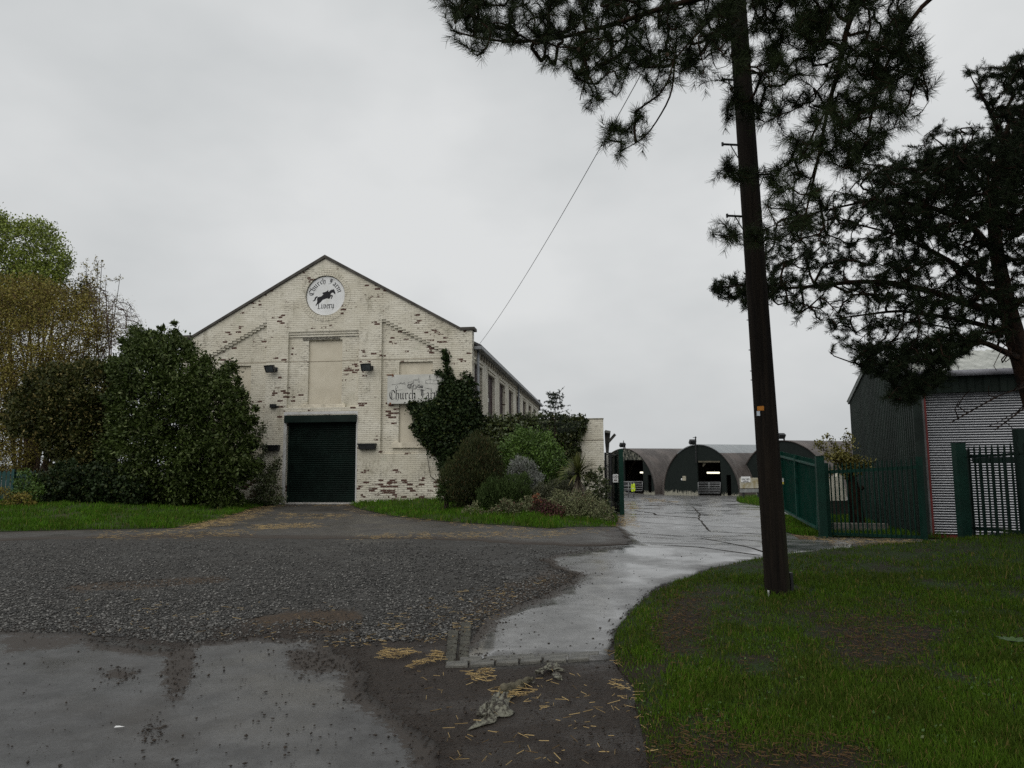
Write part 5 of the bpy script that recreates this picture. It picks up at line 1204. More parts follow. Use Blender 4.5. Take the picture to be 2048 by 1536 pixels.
class Tree:
    """skeleton that grows twigs from given limbs to target points"""
    def __init__(s): s.p = np.zeros((120000, 3)); s.par = np.full(120000, -1); s.lim = np.zeros(120000); s.n = 0; s.tips = []
    def add(s, p, par, lim=0.):
        i = s.n; s.p[i] = p; s.par[i] = par; s.lim[i] = lim; s.n += 1; return i
    def limb(s, pts, r0, r1, step=.15, attach=None):
        pts = np.asarray(pts, float); L = np.r_[0, np.cumsum(np.linalg.norm(np.diff(pts, axis=0), axis=1))]; k = max(3, int(L[-1] / step))
        tt = np.linspace(0, L[-1], k); Q = np.stack([np.interp(tt, L, pts[:, c]) for c in range(3)], -1)
        for _ in range(2): Q[1:-1] = (Q[:-2] + Q[1:-1] * 2 + Q[2:]) / 4
        if attach is None and s.n: attach = int(np.argmin(((s.p[:s.n] - Q[0]) ** 2).sum(1)))
        par = -1 if attach is None else attach
        for j, p in enumerate(Q): par = s.add(p, par, r0 + (r1 - r0) * j / (k - 1))
        return par
    def grow(s, rg, targets, step=.12, sag=.06, wob=.02, maxd=9.):
        t = np.asarray(targets, float)
        d0 = np.array([((s.p[:s.n] - q) ** 2).sum(1).min() for q in t]); 
        for q in t[np.argsort(d0)]:
            dd = ((s.p[:s.n] - q) ** 2).sum(1); i = int(np.argmin(dd)); d = math.sqrt(dd[i])
            if d > maxd: continue
            if d < .02: continue
            k = max(1, int(math.ceil(d / step))); a = s.p[i]; j = s.par[i]
            tan = (a - s.p[j]) if j >= 0 else np.array([0, 0, 1.]); tan = tan / (np.linalg.norm(tan) + 1e-9)
            ctrl = a + tan * d * .38 - np.array([0, 0, 1]) * sag * d + rg.normal(size=3) * wob * d
            par = i
            for m in range(1, k + 1):
                u = m / k; p = a * (1 - u) ** 2 + ctrl * 2 * u * (1 - u) + q * u * u
                if m < k: p = p + rg.normal(size=3) * wob * step
                par = s.add(p, par)
            s.tips.append(par)
    def mesh(s, r0=.003, exp=.48, sides=5, rmin=.002):
        n = s.n; cnt = np.zeros(n); ch = np.zeros(n)
        for i in s.tips: cnt[i] += 1
        for i in range(n - 1, 0, -1):
            if cnt[i] == 0: cnt[i] = 1
            if s.par[i] >= 0: cnt[s.par[i]] += cnt[i]
        r = np.maximum(np.maximum(r0 * cnt ** exp, s.lim[:n]), rmin); r = np.where(s.lim[:n] > 0, s.lim[:n], np.minimum(r, .05))
        s.r = r; idx = np.where(s.par[:n] >= 0)[0]; a = s.p[s.par[idx]]; b = s.p[idx]; ra = r[s.par[idx]]; rb = r[idx]
        ra = np.where(s.lim[idx] > 0, ra, np.minimum(ra, rb * 1.5))
        d = nrm(b - a); ref = np.where(np.abs(d[:, 2:3]) < .9, np.array([[0, 0, 1.]]), np.array([[1., 0, 0]])); e1 = nrm(np.cross(d, ref)); e2 = np.cross(d, e1)
        th = np.arange(sides) * 2 * math.pi / sides; off = e1[:, None] * np.cos(th)[None, :, None] + e2[:, None] * np.sin(th)[None, :, None]
        b2 = b + d * rb[:, None] * .3
        V = np.concatenate([a[:, None] + off * ra[:, None, None], b2[:, None] + off * rb[:, None, None]], 1).reshape(-1, 3)
        o = np.arange(len(idx))[:, None, None] * 2 * sides; k = np.arange(sides)
        f = np.stack([k, (k + 1) % sides, (k + 1) % sides + sides, k + sides], -1)
        return V, (f[None] + o).reshape(-1, 4)
    def tipdirs(s): t = np.array(s.tips); return s.p[t], nrm(s.p[t] - s.p[s.par[t]])
def needles(rg, P, D, n, L, ln, wd):
    K = len(P); P = np.repeat(P, n, 0); D = np.repeat(D, n, 0); m = K * n
    t = rg.random((m, 1)); base = P - D * L * t
    rad = rand_unit(rg, m); rad = nrm(rad - D * (rad * D).sum(1, keepdims=True)); d = nrm(D * (.55 + .5 * (1 - t)) + rad * (.75 + .3 * t)); l_ = ln * (.7 + .5 * rg.random((m, 1)))
    s = nrm(np.cross(d, rand_unit(rg, m))) * wd / 2
    V = np.stack([base - s, base + s, base + d * l_ + s * .4, base + d * l_ - s * .4], 1)
    return V.reshape(-1, 3), np.arange(m * 4).reshape(-1, 4)
def shoots(rg, P, D, k, spread=.08):
    Pp = [P]; Dd = [D]
    for _ in range(k):
        Dn = nrm(D + rg.normal(size=D.shape) * .55); Pp.append(P + Dn * spread * (.6 + rg.random((len(P), 1))) - D * spread * .8); Dd.append(Dn)
    return np.concatenate(Pp), np.concatenate(Dd)
BARK = simple('dark_bark', (.030, .022, .017), .9, .15, var=.4, scale=12)
def pinebark():
    k = NT('pine_bark', .9, .15); n = k.noise(7, 7, .65, k.map((1, 1, .5))); z = k.sep()[2]
    k.col(k.mix(k.mr(n, .38, .62), (.010, .007, .005), (.036, .019, .012))).bump(n, .8, .03); return k.m
PBARK = pinebark()
NEED = leafmat('pine_needles', (.009, .015, .006), (.022, .032, .011), rough=.6, spec=.10)
NEED2 = leafmat('pine_needles_blue', (.009, .015, .007), (.021, .031, .013), rough=.6, spec=.10)
def W(pts): return [at(u, v, y) for u, v, y in pts]
def masked(rg, polys):
    out = []
    for pl, n, y0, y1 in polys:
        q = sample_poly(rg, pl, n); out.append(at(q[:, 0], q[:, 1], y0 + (y1 - y0) * rg.random(n)))
    return np.concatenate(out)
# ---- near pine overhead: trunk just outside the frame on the right
rg = np.random.default_rng(101)
tr = Tree(); bx, by = 4.75, 4.6
trunk = [(bx, by, -.2), (bx, by, 1), (bx - .05, by + .1, 3), (bx - .1, by + .2, 5), (bx - .2, by + .35, 7), (bx - .2, by + .4, 9), (bx - .1, by + .4, 11.5)]
tr.limb(trunk, .24, .08, .3)
tr.limb([(bx - .17, by + .3, 6.9)] + W([(1760, -230, 5.4), (1620, -100, 5.6), (1480, -20, 5.7), (1372, 2, 5.7), (1291, 26, 5.7), (1220, 52, 5.75), (1123, 76, 5.8), (1033, 86, 5.8), (960, 78, 5.8), (900, 60, 5.8)]), .055, .007, .12)
tr.limb(W([(1480, -20, 5.7), (1400, 60, 5.5), (1340, 130, 5.4)]), .014, .007, .1)
tr.limb(W([(1349, 120, 5.45), (1347, 160, 5.45), (1342, 195, 5.4), (1330, 215, 5.4), (1312, 245, 5.4), (1290, 278, 5.35), (1240, 302, 5.3)]), .009, .004, .08)
tr.limb(W([(1291, 26, 5.7), (1230, 90, 5.6), (1170, 150, 5.6), (1160, 200, 5.5)]), .01, .004, .1)
tr.limb([(bx - .12, by + .22, 5.9)] + W([(1830, -90, 5.2), (1740, -30, 5.4), (1695, 40, 5.5), (1680, 130, 5.55), (1655, 215, 5.6), (1640, 300, 5.6), (1622, 380, 5.6), (1602, 470, 5.6)]), .045, .006, .1)
tr.limb(W([(1680, 130, 5.55), (1610, 210, 5.65), (1560, 235, 5.7), (1500, 215, 5.75), (1455, 220, 5.8)]), .008, .003, .08)
tr.limb(W([(1655, 215, 5.6), (1610, 300, 5.7), (1560, 345, 5.8), (1500, 345, 5.9), (1445, 355, 5.9)]), .008, .003, .08)
tr.limb(W([(1640, 300, 5.6), (1610, 400, 5.7), (1560, 450, 5.8), (1490, 470, 5.9), (1425, 470, 5.9)]), .008, .003, .08)
tr.limb([(bx - .1, by + .2, 5.4)] + W([(1905, -40, 5.0), (1830, 20, 5.1), (1800, 80, 5.2), (1760, 150, 5.3), (1740, 240, 5.4), (1730, 310, 5.4)]), .035, .005, .1)
tr.limb(W([(1800, 80, 5.2), (1830, 140, 5.2), (1850, 185, 5.2)]), .007, .003, .1)
PL = [(860, -80), (868, 15), (895, 58), (908, 77), (904, 97), (924, 110), (946, 100), (982, 110), (1020, 108), (1030, 97), (1053, 87), (1066, 122), (1085, 142), (1114, 160), (1146, 152), (1149, 187), (1162, 193), (1171, 226), (1191, 218), (1207, 204), (1246, 190), (1259, 182), (1291, 186), (1304, 198), (1330, 186), (1343, 172), (1368, 180), (1404, 178), (1440, 178), (1470, 150), (1500, 140), (1500, -80)]
PL_in = [(900, -60), (900, 40), (950, 80), (1060, 70), (1130, 120), (1230, 150), (1400, 140), (1480, 110), (1480, -60)]
R1 = [(1700, -60), (1850, -60), (1815, 30), (1845, 80), (1850, 130), (1855, 170), (1866, 185), (1850, 200), (1808, 200), (1828, 235), (1812, 268), (1750, 318), (1700, 325), (1680, 280), (1655, 230), (1665, 120), (1690, 40)]
R2 = [(1500, -40), (1690, -40), (1670, 200), (1680, 300), (1640, 420), (1590, 480), (1530, 440), (1530, 370), (1590, 300), (1540, 240), (1510, 170)]
tg = masked(rg, [(PL, 370, 4.9, 6.6), (PL_in, 330, 5.0, 6.6), ([(1192, 290), (1222, 247), (1260, 252), (1300, 262), (1290, 298), (1245, 322)], 17, 5.2, 5.5), ([(1265, 224), (1300, 227), (1295, 243), (1272, 238)], 5, 5.3, 5.45),
                 ([(1446, 195), (1472, 170), (1530, 190), (1600, 205), (1560, 230), (1500, 248), (1452, 240)], 34, 5.5, 5.95), ([(1432, 355), (1450, 310), (1482, 335), (1600, 360), (1560, 390), (1500, 380), (1442, 372)], 28, 5.6, 6.0),
                 ([(1418, 465), (1436, 436), (1480, 452), (1580, 445), (1640, 425), (1590, 475), (1530, 496), (1455, 486)], 30, 5.6, 6.0), (R1, 300, 4.8, 5.9), (R2, 210, 5.0, 6.2),
                 ([(1520, -60), (1690, -60), (1660, 120), (1560, 160), (1510, 100)], 150, 5.1, 6.2), ([(1640, 260), (1720, 300), (1700, 340), (1640, 330)], 22, 5.3, 5.7)])
tr.grow(rg, tg, .09, .10, .05, 2.5)
# canopy above the frame (shades the verge)
nvis = len(tr.tips)
for a in ((-3, 2.2, 8.4), (-2.4, -2.6, 8), (1.5, 2.6, 8.8), (.5, -3, 9), (-3.6, .2, 9.4), (-1, 3.4, 10), (2.4, .5, 10), (-1.5, -1, 11)):
    tr.limb([(bx - .2, by + .4, a[2] - .6), (bx + a[0] * .5, by + a[1] * .5, a[2]), (bx + a[0], by + a[1], a[2] + .1)], .05, .012, .3)
up_t = np.stack([bx - .2 + rg.normal(size=900) * 2.5, by - .6 + rg.normal(size=900) * 2.6, 8.4 + rg.random(900) * 3.6], -1)
uu, vv_ = proj(up_t); up_t = up_t[~((vv_ > -110) & (uu < 2130) & (uu > -80) & (up_t[:, 1] > 1))]
tr.grow(rg, up_t, .3, .05, .04, 5)
V, Fc = tr.mesh(.0033, .42, 5, .0030)
pine1 = thing('pine_tree', 'near pine with dark long-needled branches hanging in front of the telegraph pole', 'tree', (bx, by, 0), 0, 'pine trees'); bs = np.array((bx, by, 0))
npmesh('trunk', V, Fc, PBARK, pine1, bs)
Pt, Dt = tr.tipdirs(); Dt = nrm(Dt - np.array([0, 0, .10]))
P1, D1 = shoots(rg, Pt[:nvis], Dt[:nvis], 2, .09); V1, F1 = needles(rg, P1, D1, 44, .13, .072, .0030)
P2, D2 = shoots(rg, Pt[nvis:], Dt[nvis:], 5, .35); V2, F2 = needles(rg, P2, D2, 40, .3, .13, .022)
npmesh('needles', np.concatenate([V1, V2]), np.concatenate([F1, F2 + len(V1)]), NEED, pine1, bs)
# cones
ci = rg.choice(nvis, 34, replace=False); cm = MB()
for i in ci:
    p = Pt[i] - Dt[i] * .1; d = nrm(np.array([0, 0, -1.]) + rg.normal(size=3) * .4); cm.tube([p, p + d * .012, p + d * .03, p + d * .045], [.004, .017, .014, .003], 6)
cm_o = cm.build('pine_cones', simple('cone_brown', (.05, .034, .022), .8), pine1, bs)
cm_o['kind'] = 'stuff'

# ---- far pine at the right edge
rg = np.random.default_rng(202)
tr = Tree(); YB = 11.
tb = at(2140, 1110, YB); tb[2] = -.2
tr.limb([tb] + W([(2120, 980, YB), (2085, 850, YB), (2050, 742, YB), (2035, 690, YB), (2012, 605, YB), (1990, 490, YB), (1985, 400, YB), (2000, 300, YB), (2030, 220, YB)]), .25, .03, .2)
for pts, r0 in (([(2018, 632, 11), (1950, 612, 10.8), (1880, 588, 10.5), (1800, 566, 10.3), (1720, 562, 10.2), (1640, 571, 10.2), (1560, 578, 10.2), (1500, 570, 10.2), (1435, 574, 10.2)], .07),
                ([(2014, 610, 11), (1960, 570, 11.3), (1900, 520, 11.6), (1800, 470, 11.8), (1680, 440, 12)], .06), ([(1995, 510, 11), (1930, 440, 10.4), (1850, 410, 10), (1740, 400, 9.8), (1610, 430, 9.8)], .06),
                ([(1988, 420, 11), (1960, 360, 11.3), (1900, 300, 11.6), (1860, 270, 11.7)], .05), ([(2095, 300, 10), (2000, 325, 10), (1900, 340, 10), (1800, 338, 10), (1710, 325, 10)], .05),
                ([(2005, 280, 11), (1980, 220, 10.8), (1945, 160, 10.6)], .05), ([(2045, 720, 11), (1960, 680, 10.4), (1900, 720, 10.1), (1850, 770, 9.9), (1780, 795, 9.8)], .055),
                ([(1960, 680, 10.4), (1880, 690, 10.1), (1800, 712, 9.9), (1740, 738, 9.8), (1668, 712, 9.8)], .035), ([(2030, 670, 11), (1930, 640, 11.6), (1800, 620, 12), (1650, 640, 12)], .05),
                ([(1998, 330, 11), (2060, 200, 10.6), (2040, 120, 10.4)], .05), ([(2060, 770, 10.6), (2000, 790, 10), (1960, 812, 9.6), (1900, 846, 9.5)], .014), ([(2070, 800, 10.4), (2030, 830, 9.8), (1990, 860, 9.5)], .012)):
    tr.limb(W(pts), r0, .008, .14)
UPP = [(2130, 60), (2048, 105), (2005, 112), (1990, 132), (1932, 135), (1937, 165), (1962, 200), (1985, 228), (1985, 300), (2130, 330)]
MIDP = [(2130, 250), (1985, 240), (1935, 250), (1902, 258), (1888, 236), (1852, 265), (1850, 285), (1790, 300), (1720, 332), (1700, 348), (1660, 392), (1600, 412), (1560, 440), (1532, 490), (1532, 600), (1570, 628), (1620, 660), (1640, 650), (1700, 640), (1800, 660), (2000, 620), (2130, 600)]
DENSE = [(2130, 280), (1960, 280), (1850, 310), (1760, 340), (1720, 400), (1780, 470), (1880, 480), (1960, 450), (2130, 480)]
LOWP = [(1662, 690), (1690, 700), (1720, 738), (1760, 752), (1790, 775), (1760, 798), (1820, 808), (1850, 788), (1885, 765), (1905, 725), (1950, 695), (1960, 660), (1890, 670), (1800, 690), (1730, 690), (1690, 684)]
TIPP = [(1420, 572), (1445, 556), (1490, 546), (1545, 556), (1545, 600), (1500, 612), (1442, 594)]
LM = [(1640, 640), (1800, 640), (2040, 600), (2040, 680), (1900, 690), (1760, 700), (1690, 690)]
tg = masked(rg, [(UPP, 560, 10, 12.2), (MIDP, 1080, 9.2, 12.8), (DENSE, 1050, 9., 12.8), (LOWP, 300, 9.3, 10.6), (TIPP, 55, 9.9, 10.5), (LM, 150, 9.6, 12), ([(1650, 420), (1900, 480), (2130, 480), (2130, 640), (1800, 620), (1640, 580)], 380, 9.4, 12.6),
                 ([(2060, 480), (2160, 470), (2160, 640), (2060, 620)], 60, 9.5, 12.5)])
keepm = fbm(tg[:, 0], tg[:, 1], tg[:, 2], .95) > .37
tr.grow(rg, tg[keepm], .16, .0, .06, 3.5); tr.grow(rg, masked(rg, [(TIPP, 70, 9.9, 10.5), (LOWP, 60, 9.3, 10.4), ([(1500, 500), (1600, 430), (1700, 500), (1620, 600), (1530, 590)], 90, 9.7, 11)]), .12, .0, .06, 3.5)
nv2 = len(tr.tips)
bt = masked(rg, [([(1890, 820), (2048, 680), (2100, 700), (2100, 870), (1960, 865)], 26, 9.4, 10.4), ([(1950, 640), (2040, 660), (2040, 740), (1940, 700)], 26, 9.6, 10.8)])
tr.grow(rg, bt, .16, .08, .08, 1.4)
nb2 = len(tr.tips)
upt = np.stack([tb[0] - .3 + 1.5 + rg.normal(size=300) * 1.5, 11 + rg.normal(size=300) * 1.8, 8 + rg.random(300) * 4], -1); u_, v_ = proj(upt); upt = upt[(u_ > 2110) | (v_ < -60)]
tr.grow(rg, upt, .3, 0, .05, 6)
V, Fc = tr.mesh(.0045, .46, 5, .0038)
pine2 = thing('pine_tree', 'bushy pine on the right edge with reddish trunk in front of the shed', 'tree', (tb[0], tb[1], 0), 0, 'pine trees'); bs = np.array((tb[0], tb[1], 0))
npmesh('trunk', V, Fc, PBARK, pine2, bs)
Pt, Dt = tr.tipdirs(); Dt = nrm(Dt + np.array([0, 0, .35]))
sel = np.r_[0:nv2, nb2:len(Pt)]
P1, D1 = shoots(rg, Pt[sel], Dt[sel], 4, .12); V1, F1 = needles(rg, P1, D1, 34, .13, .055, .0055)
npmesh('needles', V1, F1, NEED2, pine2, bs)

# ---- broadleaf shrubs and trees
def woody(name, label, cat, base, limbs, targets, barkm, r0=.004, step=.25, sag=0., wob=.05, maxd=6., group=None, rmin=.003, exp=.46, rg=None):
    tr = Tree()
    for i, (pts, a, b) in enumerate(limbs): tr.limb(pts, a, b, step)
    tr.grow(rg, targets, step, sag, wob, maxd); V, Fc = tr.mesh(r0, exp, 4, rmin)
    t = thing(name, label, cat, base, 0, group); npmesh('trunk' if cat == 'tree' else 'stems', V, Fc, barkm, t, np.array(base)); return t, tr
def rag(poly, amp, seed, step=7.):
    P = np.array(noisy([tuple(p) for p in poly], 0, step)); n = len(P); t = nrm(np.roll(P, -1, 0) - np.roll(P, 1, 0)); nn = np.stack([t[:, 1], -t[:, 0]], -1)
    A = np.sum(P[:, 0] * np.roll(P[:, 1], -1) - np.roll(P[:, 0], -1) * P[:, 1]); nn = nn if A > 0 else -nn
    o = (fbm(P[:, 0], P[:, 1], seed, .030) - .5) * 2.6 + (vnoise(P[:, 0], P[:, 1], seed + 3, .11) - .5) * 1.3
    return P + nn * (o * amp)[:, None]
def shrub(name, label, poly, Y, thick, n, ncl, cr, size, mat, seed, wr=.5, up=.35, base=None, front=.72, cat='shrub', stems=7, fill=.25, group=None, bark=None, outw=.4, twig=0):
    rg = np.random.default_rng(seed); sz = max(np.ptp(np.asarray(poly, float), axis=0)); poly = rag(poly, min(20, sz * .085) + 2, seed)
    P, C_ = blob(rg, poly, Y, thick, n, ncl, cr, front, fill)
    hole = fbm(P[:, 0], P[:, 1], P[:, 2], .8 / cr * .35); P = P[(hole > .285) | (rg.random(len(P)) < .3)]
    if base is None:
        pa = np.asarray(poly, float); b = at(pa[:, 0].mean(), pa[:, 1].max(), Y); base = (b[0], Y, float(T(b[0], Y)))
    bs = np.array(base); k_ = rg.choice(len(C_), min(len(C_), 60), replace=False)
    lm = []
    for i in range(stems):
        c = C_[rg.integers(0, len(C_))]; m_ = bs + (c - bs) * .5 + rg.normal(size=3) * .15; lm.append(([bs + rg.normal(size=3) * [.12, .12, 0], m_, bs + (c - bs) * .85], .035 * thick ** .5, .008))
    t, tr = woody(name, label, cat, tuple(bs), lm, C_[k_] if not twig else C_[rg.choice(len(C_), min(len(C_), twig), replace=False)], bark or BARK, .004, .25, 0, .06, 5, group, rg=rg)
    P = P[P[:, 2] > T(P[:, 0], P[:, 1]) + .02]
    V, Fc = leafgeo(rg, P, size, wr, up, C_.mean(0), outw)
    npmesh('crown' if cat == 'tree' else 'foliage', V, Fc, mat, t, bs); return t, C_
L_LAUREL = leafmat('laurel_leaf', (.010, .019, .003), (.042, .062, .013), (.13, .155, .065), .88, .5, .14)  # pale third tone puts glossy highlights and leaf variety into the colour
L_HOLLY = leafmat('holly_leaf', (.012, .018, .004), (.045, .050, .013), (.17, .14, .05), .84, .5, .14)
L_BUD = leafmat('bud_leaf', (.095, .082, .018), (.185, .160, .032), (.10, .055, .022), .84, .6, .2)
L_POP = leafmat('poplar_leaf', (.075, .105, .014), (.165, .205, .030), rough=.5, spec=.3)
L_IVY = leafmat('ivy_leaf', (.007, .014, .005), (.022, .036, .012), (.06, .07, .02), .92, .5, .15)
L_BRIGHT = leafmat('bright_leaf', (.030, .065, .010), (.070, .125, .018), rough=.5)
L_HEATH = leafmat('heath_leaf', (.014, .020, .007), (.034, .042, .012), (.075, .045, .018), .9, .7, .2)
L_ROSE = leafmat('rosemary_leaf', (.018, .034, .008), (.048, .074, .022), rough=.65, spec=.1)
L_GREY = leafmat('grey_leaf', (.12, .13, .115), (.21, .22, .20), (.06, .065, .05), .7, .7)
L_VAR = leafmat('variegated_leaf', (.050, .062, .024), (.16, .17, .085), (.10, .045, .035), .9, .6)
L_RED = leafmat('red_leaf', (.045, .014, .018), (.095, .032, .036), (.045, .052, .02), .5, .6, .15)
L_DULL = leafmat('dull_leaf', (.026, .036, .014), (.060, .075, .028), (.15, .14, .09), .93, .45, .4)
L_CONI = leafmat('conifer_leaf', (.010, .018, .010), (.022, .034, .018), rough=.6, spec=.2)

shrub('evergreen_bush', 'big rounded dark evergreen bush beside the barn front',
      [(214, 770), (232, 705), (262, 675), (300, 655), (318, 662), (345, 655), (365, 668), (392, 690), (432, 720), (470, 748), (494, 792), (508, 842), (512, 905), (500, 960), (478, 1008), (350, 1018), (220, 1012), (205, 900)], 24.6, 2.0, 98000, 1100, .24, .125, L_LAUREL, 301, .45, .2, outw=.5, twig=260, fill=.5)
for k_, pl in enumerate(([(318, 655), (335, 640), (345, 660)], [(342, 660), (362, 645), (372, 672)], [(500, 880), (530, 850), (528, 900), (508, 930)])):
    pass
shrub('holly_bush', 'olive tinted holly bush left of the dark evergreen bush',
      [(12, 800), (60, 760), (90, 742), (130, 728), (180, 708), (225, 735), (240, 800), (238, 900), (230, 1000), (120, 1004), (62, 950), (110, 925), (60, 880), (20, 850)], 25.6, 1.7, 68000, 850, .24, .115, L_HOLLY, 303, .5, .2, outw=.5, twig=200, fill=.5)
shrub('ivy_thicket', 'dark ivy thicket at the foot of the left bushes', [(70, 985), (85, 940), (130, 930), (190, 935), (250, 925), (300, 950), (300, 1010), (180, 1012), (90, 1004)], 23.6, .9, 16000, 320, .2, .10, L_IVY, 305, .7, .3)
shrub('weed_clump', 'pale green leafy weeds in front of the far left fence', [(20, 1000), (28, 960), (50, 935), (66, 955), (85, 985), (80, 1008), (30, 1008)], 22.8, .5, 2600, 90, .13, .07, L_BRIGHT, 307, .5, .5)
shrub('weed_clump', 'brownish weeds at the far left end of the grass bank', [(-30, 1014), (-20, 975), (20, 985), (60, 990), (75, 1012), (10, 1020)], 22.0, .5, 2000, 80, .13, .08, L_BUD, 308, .35, .5)
# brown budding trees at far left
rg = np.random.default_rng(311)
def tall(name, label, poly, Y, thick, ntg, leaf_n, lsize, lmat, base, limbs, seed, bark, r0=.004, wr=.55, wob=.05, spread=.22, group=None, rmin=.004, maxd=5., up=.6):
    rg = np.random.default_rng(seed); poly = np.asarray(poly, float)
    q = sample_poly(rg, poly, ntg); d = edged(q[:, 0], q[:, 1], poly) * Y / F; h = thick * np.sqrt(1 - (1 - np.clip(d / thick, 0, 1)) ** 2)
    tg = at(q[:, 0], q[:, 1], Y + (rg.random(ntg) * 2 - 1) * h)
    t, tr = woody(name, label, 'tree', base, limbs, tg, bark, r0, .3, -.08, wob, maxd, group, rmin, rg=rg)
    Pt, Dt = tr.tipdirs(); k_ = max(1, leaf_n // max(1, len(Pt))); P = np.repeat(Pt, k_, 0) - np.repeat(Dt, k_, 0) * rg.random((len(Pt) * k_, 1)) * .5 + rg.normal(size=(len(Pt) * k_, 3)) * spread * .5
    V, Fc = leafgeo(rg, P, lsize, wr, up); npmesh('crown', V, Fc, lmat, t, np.array(base)); return t
def fan(base, tops, r0=.09, r1=.015):
    b = np.array(base, float); return [([b + [rx, ry, 0], b + [rx, ry, 0] + (np.array(tp) - b) * .45 + [0, 0, .5], tp], r0, r1) for (rx, ry), tp in tops]
TWIG = simple('brown_twig', (.075, .050, .036), .85, .15, var=.35, scale=6)
b_ = at(60, 1000, 29.); b_[2] = .15
tops = [((rg.normal() * .3, rg.normal() * .3), at(u, v, 29 + rg.normal() * .8)) for u, v in ((-20, 640), (30, 610), (75, 590), (110, 600), (150, 640), (190, 650), (215, 690), (20, 720), (120, 700), (160, 740))]
tall('budding_tree', 'brown twiggy tree with fresh olive buds behind the holly bush', [(-60, 560), (20, 555), (70, 555), (120, 572), (160, 580), (200, 590), (225, 620), (238, 660), (215, 700), (180, 735), (150, 800), (120, 860), (70, 930), (40, 960), (-60, 960)], 29, 2.4, 2600, 78000, .085, L_BUD, b_, fan(b_, tops), 312, TWIG, .0042, .5, .06, .3, 'trees left of the barn', .006)
b_ = at(215, 1000, 28.); b_[2] = .15
tops = [((rg.normal() * .2, rg.normal() * .2), at(u, v, 28 + rg.normal() * .5)) for u, v in ((190, 620), (225, 610), (255, 620), (275, 650), (180, 560), (210, 560))]
tall('bare_tree', 'bare reddish brown twigs reaching towards the barn gable', [(165, 560), (195, 575), (240, 590), (268, 612), (288, 645), (280, 668), (250, 690), (215, 700), (190, 660), (180, 610)], 28, 1.2, 950, 2600, .04, L_BUD, b_, fan(b_, tops, .06, .010), 313, simple('red_twig', (.085, .058, .048), .85, .15), .0034, .5, .03, .15, 'trees left of the barn', .0042)
b_ = at(175, 1000, 31.); b_[2] = .15
tops = [((0, 0), at(196, 530, 31)), ((.1, 0), at(172, 528, 31)), ((0, .1), at(241, 548, 31)), ((0, 0), at(204, 520, 31))]
tall('sapling', 'lone upright budding sapling shoots above the bare twigs', [(176, 590), (168, 530), (200, 522), (206, 560), (240, 548), (200, 592)], 31, .4, 34, 500, .09, L_BUD, b_, fan(b_, tops, .05, .010), 314, BARK, .005, .5, .02, .1, 'trees left of the barn', .008)
b_ = at(40, 1000, 36.); b_[2] = .1
tops = [((rg.normal() * .2, rg.normal() * .2), at(u, v, 36 + rg.normal() * .8)) for u, v in ((-40, 450), (10, 455), (50, 460), (90, 475), (120, 505), (125, 540), (70, 540), (20, 540))]
tall('poplar_tree', 'tall poplar in fresh light green leaf at the left edge', [(-80, 420), (-20, 418), (2, 422), (12, 440), (50, 442), (62, 436), (100, 452), (128, 482), (143, 512), (138, 545), (120, 575), (110, 610), (80, 650), (-80, 660)], 36, 2.6, 1500, 36000, .11, L_POP, b_, fan(b_, tops, .10, .015), 315, BARK, .004, .75, .04, .34, 'trees left of the barn', .006, up=.8)
b_ = at(120, 1000, 33.); b_[2] = .1
tops = [((0, 0), at(150, 575, 33)), ((.1, 0), at(170, 565, 33)), ((0, .1), at(130, 600, 33))]
tall('young_tree', 'small dark leafy tree between poplar and bare twigs', [(120, 590), (140, 560), (165, 552), (190, 575), (185, 620), (130, 640)], 33, .9, 120, 2600, .10, L_HOLLY, b_, fan(b_, tops, .06, .012), 316, BARK, .005, .6, .05, .25, 'trees left of the barn', .006)
# far left fence
FL = simple('blue_green_paint', (.010, .050, .048), .5, .35, var=.3, dirt=(.02, .05, .03))
p0, p1 = at(-60, 965, 25.4), at(200, 962, 26.6); p0[2] = p1[2] = .2
t = thing('palisade_fence', 'blue-green fence panel half hidden by weeds at the far left', 'fence', p0)
palisade(t, p0, p1, 30, 0, 1.15, [(.2, .05), (1.0, .05)], .11, .02, mat=FL)
for k_ in (0, .33, .66, 1.): p = p0 + (p1 - p0) * k_; MB().bar(p - [0, .05, .3], p + [0, -.05, 1.2], .08, .08, (0, 1, 0)).build('post', FL, t, p0)
# climbing weed beside the door
rg = np.random.default_rng(321)
wb0 = gnd(548, 1006); tr = Tree(); tr.limb([wb0 + [0, -.1, 0]] + W([(530, 960, 26.5), (520, 900, 26.5), (522, 855, 26.5)]), .012, .004, .1); tr.limb(W([(530, 960, 26.5), (545, 940, 26.4), (556, 920, 26.4)]), .006, .003, .1)
tg = masked(rg, [([(508, 960), (512, 900), (516, 850), (532, 842), (530, 900), (540, 950)], 60, 26.1, 26.7), ([(535, 960), (540, 930), (556, 918), (560, 930), (550, 965)], 40, 26.1, 26.7), ([(500, 1004), (510, 960), (545, 950), (566, 985), (568, 1008)], 120, 25.6, 26.7)])
tr.grow(rg, tg, .12, 0, .05, 2.); V, Fc = tr.mesh(.003, .4, 4, .003); t = thing('climbing_weed', 'straggly weed climbing the barn wall left of the roller door', 'plant', wb0); npmesh('stems', V, Fc, BARK, t, wb0)
Pt, Dt = tr.tipdirs(); P = np.repeat(Pt, 26, 0) + rg.normal(size=(len(Pt) * 26, 3)) * .07; V, Fc = leafgeo(rg, P, .075, .5, .4); npmesh('foliage', V, Fc, L_DULL, t, wb0)

